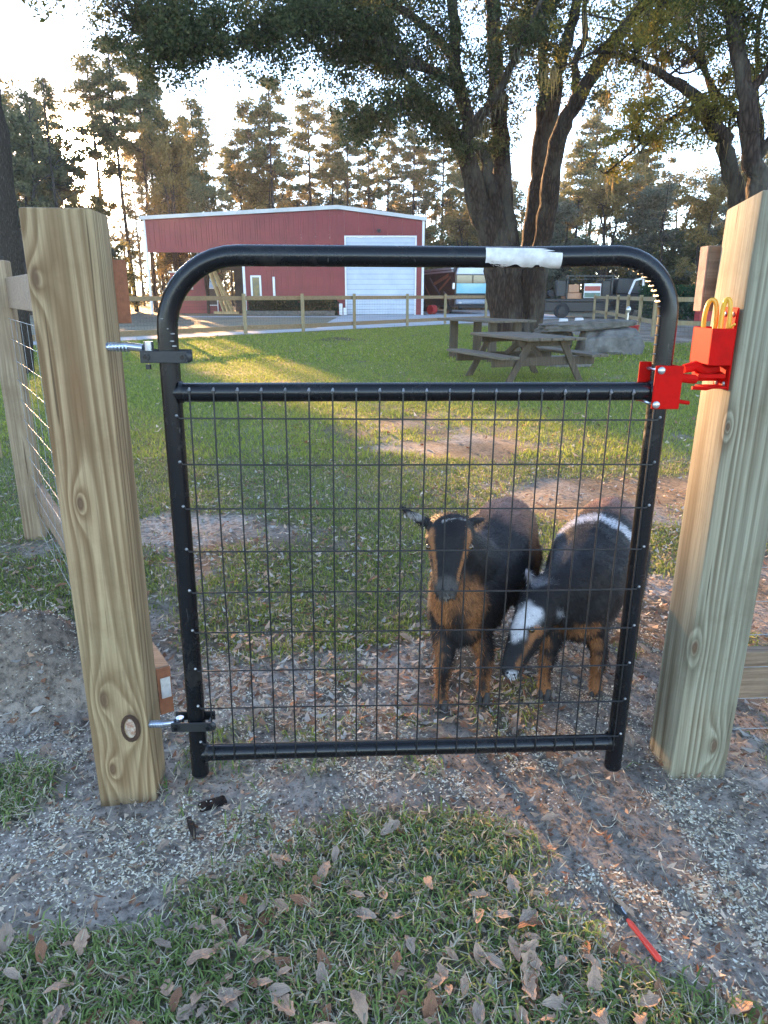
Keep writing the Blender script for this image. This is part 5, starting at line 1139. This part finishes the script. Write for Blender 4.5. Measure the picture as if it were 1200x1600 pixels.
def make_goat(name, label, root, chains, colf, back, hoofs, eyes, nostrils, hair=34000, seed=1, tail=None):
    t = thing(name, label, 'goat', root); m2 = goat_body(chains); n = len(m2.vertices); V = np.empty(n*3, np.float32); m2.vertices.foreach_get('co', V); V = V.reshape(-1, 3).astype(float)
    c = colf(V); a = m2.color_attributes.new('Col', 'FLOAT_COLOR', 'POINT'); cc = np.ones((n, 4), np.float32); cc[:, :3] = c; a.data.foreach_set('color', cc.ravel())
    m2.vertices.foreach_set('co', (V-np.array(root)).astype(np.float32).ravel()); m2.materials.clear(); m2.materials.append(FUR)
    nf = len(m2.polygons); m2.polygons.foreach_set('use_smooth', np.ones(nf, bool)); m2.update(); link('body', m2, t)
    # short hair lying back and down
    ctr = np.empty(nf*3, np.float32); m2.polygons.foreach_get('center', ctr); ctr = ctr.reshape(-1, 3); nr = np.empty(nf*3, np.float32); m2.polygons.foreach_get('normal', nr); nr = nr.reshape(-1, 3)
    ar = np.empty(nf, np.float32); m2.polygons.foreach_get('area', ar); r = np.random.default_rng(seed); ix = r.choice(nf, hair, p=ar/ar.sum()); P = ctr[ix].astype(float)+np.array(root)+r.normal(size=(hair, 3))*.0025; N = nr[ix].astype(float)
    D = np.array([back[0]*.6, back[1]*.6, -.8])+r.normal(size=(hair, 3))*.22; D -= N*(D*N).sum(1)[:, None]*.92; D /= np.linalg.norm(D, axis=1)[:, None]+1e-9
    s = np.cross(D, N); s /= np.linalg.norm(s, axis=1)[:, None]+1e-9; L = .018*(.5+.8*r.random(hair)); L *= np.where(P[:, 2] < .12, .6, 1); face = np.zeros(hair)
    for (hc, hr) in [((.18, 1.91, .53), .11), ((.42, 1.91, .28), .12)]: face = np.maximum(face, (np.linalg.norm(P-np.array(hc), axis=1) < hr)*1.)
    L = L*(1-.6*face); w = .0012*(1-.3*face)
    tip = P+D*L[:, None]+N*(.0030+.0035*r.random(hair))[:, None]*(1-.5*face)[:, None]
    HV = np.stack([P-s*w[:, None], P+s*w[:, None], tip], 1).reshape(-1, 3); hc = colf(P+r.normal(size=P.shape)*.006)*(.35+1.4*r.random((hair, 1)))+.004
    npmesh('hair', HV, np.arange(hair*3).reshape(hair, 3), FUR, np.repeat(hc, 3, 0), t, 'stuff')
    HM = pm('goat_hoof', (.05, .04, .035), (.02, .018, .015), 30, .6) if 'goat_hoof' not in bpy.data.materials else bpy.data.materials['goat_hoof']
    for (x, y) in hoofs:
        h = MB()
        for s_ in (-1, 1):
            px_, py_ = -back[1]*s_*.011, back[0]*s_*.011; fx, fy = -back[0]*.008, -back[1]*.008
            h.tube([(x+px_+fx*1.6, y+py_+fy*1.6, -.002), (x+px_+fx, y+py_+fy, .016), (x+px_, y+py_, .032)], [.0145, .013, .010], 8)
        h.build('hoof', HM, t, smooth=True, ang=50)
    EM = bpy.data.materials.get('goat_eye') or pm('goat_eye', (.10, .055, .015), (.05, .03, .01), 100, .08, 0, 0, spec=.8); EP = bpy.data.materials.get('goat_pupil') or pm('goat_pupil', (.003, .003, .003), None, 5, .1, 0, 0)
    for (c_, r_, out) in eyes:
        e = MB().ball(c_, r_, 12).build('eye', EM, t, smooth=True); o_ = Vector(out).normalized(); p = Vector(c_)+o_*r_*.75; MB().ball(p, r_*.42, 8, sc=(1.25, 1, .6)).build('pupil', EP, e, smooth=True)
    for c_ in nostrils: MB().ball(c_, .0045, 8, sc=(1.3, .8, .7)).build('nostril', EP, t, smooth=True)
    return t
def blob(c, V, ctr, r, col, s=1.0, soft=.5, nz=.25, seed=0):
    r = np.array(r) if np.ndim(r) else np.array([r]*3); d = np.linalg.norm((V-np.array(ctr))/r, axis=1)+nz*(vn(V*38+seed, seed)-.5)*2; k = (1-sst(1-soft, 1+soft*.4, d))*s; return c*(1-k[:, None])+np.array(col)*k[:, None]
def seg(c, V, a, b, r, col, s=1.0, soft=.5, nz=.3, seed=0):
    a = np.array(a); b = np.array(b); ab = b-a; t = np.clip(((V-a)@ab)/(ab@ab), 0, 1); d = np.linalg.norm(V-(a+t[:, None]*ab), axis=1)/r+nz*(vn(V*60+seed, seed)-.5)*2; k = (1-sst(1-soft, 1+soft*.4, d))*s; return c*(1-k[:, None])+np.array(col)*k[:, None]
BLK = (.010, .010, .012); TAN = (.30, .125, .045); BRN = (.25, .125, .085); GRY = (.26, .17, .14); WHT = (.62, .62, .64)
def col1(V):
    c = np.tile(np.array(BLK), (len(V), 1)); V = np.asarray(V)
    c = blob(c, V, (.45, 2.52, .46), (.16, .20, .16), BRN, 1, .5, .15, 1); c = blob(c, V, (.42, 2.46, .56), (.09, .17, .07), GRY, .9, .8, .2, 2); c = blob(c, V, (.53, 2.42, .40), (.06, .14, .15), (.24, .11, .045), .8, .6, .2, 3)
    c = blob(c, V, (.32, 2.2, .52), (.08, .10, .05), (.10, .09, .085), .7, .8, .4, 9)
    c = blob(c, V, (.165, 1.965, .345), (.065, .05, .085), TAN, 1, .6, .25, 4); c = blob(c, V, (.27, 1.975, .34), (.05, .06, .10), TAN, .95, .6, .25, 5); c = blob(c, V, (.225, 1.94, .27), (.035, .05, .085), BLK, .9, .6, .3, 6)
    c = blob(c, V, (.22, 1.96, .41), (.07, .05, .06), TAN, .8, .6, .3, 16)
    for (x, y, s_) in ((.182, 1.975, 1), (.32, 2.02, -1)):
        c = seg(c, V, (x-.030, y, .24), (x-.022, y, .12), .030, TAN, .9, .6, .3, 7); c = seg(c, V, (x, y+.005, .10), (x, y, 0), .05, TAN, .9, .6, .3, 17); c = seg(c, V, (x+.010*s_, y-.028, .26), (x+.004*s_, y-.022, .055), .022, BLK, .95, .5, .3, 8)
        c = blob(c, V, (x, y, .0), (.04, .05, .022), (.05, .035, .025), .8, .5)
    for (xa, xb) in ((.137, .150), (.238, .201)): c = seg(c, V, (xa, 1.925, .60), (xa+.2*(xb-xa), 1.900, .555), .016, TAN, 1, .5, .2, 10); c = seg(c, V, (xa+.2*(xb-xa), 1.893, .555), (xb, 1.850, .478), .0095, TAN, 1, .5, .2, 11)
    c = blob(c, V, (.174, 1.835, .468), (.042, .035, .032), (.075, .07, .065), .95, .5); c = blob(c, V, (.174, 1.835, .440), (.02, .02, .007), (.25, .23, .2), .7, .6)
    c = blob(c, V, (.075, 1.98, .630), (.045, .02, .012), (.40, .38, .36), .7, .8, .5); c = seg(c, V, (.17, 1.93, .635), (.235, 1.95, .632), .006, (.42, .40, .38), .8, .6, .4)
    return c
def col2(V):
    c = np.tile(np.array(BLK), (len(V), 1)); V = np.asarray(V)
    c = blob(c, V, (.85, 2.55, .45), (.17, .17, .2), BRN, 1, .35, .15, 1); c = blob(c, V, (.85, 2.52, .57), (.10, .12, .06), GRY, .8, .8, .3, 2); c = blob(c, V, (.73, 2.45, .42), (.05, .13, .1), (.30, .15, .06), .8, .6, .3, 2)
    ax = np.array([.45, .89, .0]); s_ = (V-np.array([.74, 2.33, 0]))@ax; w = .042+.024*(vn(V*30, 5)-.5)*2+.010*(vn(V*60, 6)-.5)*2; w = np.maximum(w, .012); k = (1-sst(.3, 1.5, np.abs(s_+.10*(np.abs(V[:, 0]-.735)**1.0)*1.2)/w))*sst(.36, .46, V[:, 2])*.95; c = c*(1-k[:, None])+np.array(WHT)*k[:, None]
    k = np.exp(-((V[:, 0]-.575)/.03)**2-((V[:, 1]-2.13)/.08)**2-((V[:, 2]-.42)/.06)**2)*.35; c = c*(1-k[:, None])+np.array((.30, .32, .36))*k[:, None]
    c = blob(c, V, (.62, 2.00, .26), (.05, .05, .035), TAN, .9, .6, .4, 3); c = blob(c, V, (.60, 2.03, .245), (.09, .04, .02), TAN, .5, .6, .4, 13)
    for (x, y) in ((.52, 2.04), (.684, 2.033)):
        c = seg(c, V, (x-.02, y-.015, .20), (x-.015, y-.01, .0), .030, TAN, .9, .5, .3, 4); c = seg(c, V, (x+.016, y-.03, .2), (x+.014, y-.03, .05), .020, BLK, .9, .5, .3, 5); c = blob(c, V, (x, y-.02, .165), (.03, .03, .018), BLK, .9, .5, .3)
        c = blob(c, V, (x, y-.03, .125), .012, (.35, .32, .3), .6, .6); c = blob(c, V, (x, y-.01, .035), (.035, .04, .025), TAN, .8, .6)
    c = blob(c, V, (.415, 1.895, .355), (.050, .05, .036), WHT, 1, .4, .4, 6); c = blob(c, V, (.385, 1.875, .318), (.028, .05, .04), WHT, .85, .5, .3, 7)
    c = seg(c, V, (.445, 1.878, .322), (.390, 1.825, .225), .015, TAN, .95, .6, .3, 8); c = blob(c, V, (.455, 1.895, .305), (.03, .03, .018), TAN, .7, .6, .3, 9)
    c = blob(c, V, (.368, 1.822, .200), (.020, .022, .016), WHT, .95, .5, .3); c = seg(c, V, (.43, 2.01, .445), (.45, 2.0, .41), .012, (.45, .42, .46), .7, .7, .5); c = blob(c, V, (.522, 1.945, .345), (.02, .025, .022), (.42, .42, .44), .8, .7, .5)
    c = blob(c, V, (.46, 1.98, .425), (.05, .03, .015), (.3, .3, .32), .5, .8, .5)
    return c
def leg_f(x, y, tx, ty): return [(tx, ty, .30, .062), (x+.5*(tx-x), y+.55*(ty-y)+.0, .215, .043), (x+.006, y+.012, .150, .0265), (x+.003, y+.010, .128, .0285), (x, y+.012, .075, .0195), (x, y+.008, .045, .0225), (x, y, .022, .021)]
def leg_r(x, y, tx, ty, b): return [(tx, ty, .33, .085), (x-b[0]*.10, y-b[1]*.10, .235, .055), (x+b[0]*.02, y+b[1]*.02, .165, .030), (x+b[0]*.05, y+b[1]*.05, .135, .026), (x+b[0]*.01, y+b[1]*.01, .06, .020), (x, y, .022, .021)]
b1 = (.38, .925)
ch1 = [[(.228, 2.06, .305, .092), (.25, 2.08, .34, .110), (.30, 2.18, .35, .142), (.36, 2.32, .355, .156), (.42, 2.45, .385, .142), (.455, 2.53, .415, .118)],
       [(.24, 2.03, .26, .070), (.30, 2.15, .27, .10), (.38, 2.38, .28, .11)],
       [(.30, 2.16, .42, .085), (.26, 2.09, .45, .095), (.225, 2.02, .50, .085), (.20, 1.98, .56, .070)],
       [(.225, 2.02, .34, .085), (.21, 2.0, .42, .072), (.205, 1.99, .50, .06)],
       [(.190, 1.965, .600, .060, 1.15, 1, .8), (.188, 1.945, .572, .063, 1.12, 1, 1), (.184, 1.918, .535, .055, 1.05, 1, 1), (.179, 1.890, .500, .045), (.175, 1.868, .470, .040), (.174, 1.858, .458, .037)],
       [(.19, 1.955, .54, .045), (.181, 1.895, .478, .030), (.176, 1.865, .452, .024)],
       [(.135, 1.932, .575, .018), (.145, 1.915, .56, .016)], [(.240, 1.932, .575, .018), (.230, 1.915, .56, .016)],
       [(.152, 1.972, .602, .014, 1, .6, 1.2), (.105, 1.982, .622, .017, 1.2, .4, 1.0), (.070, 1.992, .641, .013, 1.2, .4, .9), (.047, 2.0, .657, .006)],
       [(.228, 1.985, .600, .014, 1, .6, 1.2), (.262, 2.015, .606, .016, 1.2, .5, .9), (.30, 2.045, .602, .008)],
       leg_f(.182, 1.975, .20, 2.06), leg_f(.32, 2.02, .285, 2.08), leg_r(.37, 2.50, .40, 2.5, b1), leg_r(.52, 2.44, .50, 2.47, b1),
       [(.47, 2.60, .47, .022), (.49, 2.66, .48, .016), (.50, 2.69, .45, .010)]]
make_goat('goat', 'black goat with tan face stripes and tan chest facing the camera with one ear out', (.25, 2.0, 0), ch1, col1, b1, [(.182, 1.97), (.32, 2.015), (.37, 2.5), (.52, 2.44)],
          [((.1285, 1.914, .560), .0098, (-.7, -.7, 0)), ((.2455, 1.914, .560), .0098, (.7, -.7, 0))], [(.161, 1.823, .468), (.187, 1.823, .468)], seed=3)
b2_ = (.45, .89)
ch2 = [[(.61, 2.07, .32, .10), (.65, 2.13, .36, .128), (.695, 2.23, .372, .148), (.75, 2.36, .365, .158), (.81, 2.47, .385, .145), (.85, 2.55, .41, .118)],
       [(.62, 2.06, .265, .075), (.69, 2.2, .27, .10), (.78, 2.40, .28, .11)],
       [(.67, 2.18, .40, .11), (.62, 2.09, .395, .10), (.56, 2.03, .385, .08), (.49, 1.99, .37, .064)],
       [(.60, 2.06, .34, .080), (.54, 2.01, .34, .062), (.49, 1.98, .34, .05)],
       [(.475, 1.975, .368, .059), (.450, 1.950, .340, .060), (.425, 1.922, .300, .052), (.398, 1.892, .255, .041), (.377, 1.866, .218, .034), (.369, 1.855, .203, .030)],
       [(.465, 1.955, .315, .045), (.42, 1.905, .248, .032), (.382, 1.864, .205, .021)],
       [(.425, 1.905, .335, .016), (.43, 1.90, .32, .016)],
       [(.498, 1.965, .360, .014), (.514, 1.948, .342, .020, 1, .6, 1.1), (.518, 1.935, .318, .012, 1, .6, 1)],
       [(.455, 1.995, .400, .014), (.443, 2.008, .428, .020, .9, .5, 1), (.432, 2.015, .452, .009)],
       leg_f(.52, 2.04, .56, 2.10), leg_f(.684, 2.033, .665, 2.10), leg_r(.76, 2.53, .78, 2.52, b2_), leg_r(.93, 2.47, .90, 2.48, b2_),
       [(.88, 2.62, .47, .022), (.90, 2.68, .48, .016), (.91, 2.71, .45, .010)]]
make_goat('goat', 'black goat with white forehead and white band over its back lowering its head', (.60, 2.05, 0), ch2, col2, b2_, [(.52, 2.035), (.684, 2.028), (.76, 2.53), (.93, 2.47)],
          [((.4285, 1.8775, .318), .0095, (.1, -1, .1))], [(.357, 1.829, .206), (.374, 1.824, .203)], seed=4)

HAZE = True
if HAZE:
    m = MB().box((0, 0, 14.5), (1900, 1900, 31)); h = m.build('haze', [], kind='stuff') if False else None
    me = bpy.data.meshes.new('haze'); mm = MB().b2((-960, -960, -1), (960, 960, 26)); me.from_pydata(mm.v, [], mm.f); hz = link('haze', me, None, None, None, 'stuff')
    hm = bpy.data.materials.new('haze'); hm.use_nodes = True; ht = hm.node_tree; ht.nodes.clear(); ho = ht.nodes.new('ShaderNodeOutputMaterial'); hv = ht.nodes.new('ShaderNodeVolumePrincipled')
    hv.inputs['Color'].default_value = (.97, .97, 1, 1); hv.inputs['Density'].default_value = .0005; hv.inputs['Anisotropy'].default_value = .3; ht.links.new(hv.outputs[0], ho.inputs['Volume']); me.materials.append(hm)
bpy.context.view_layer.update()
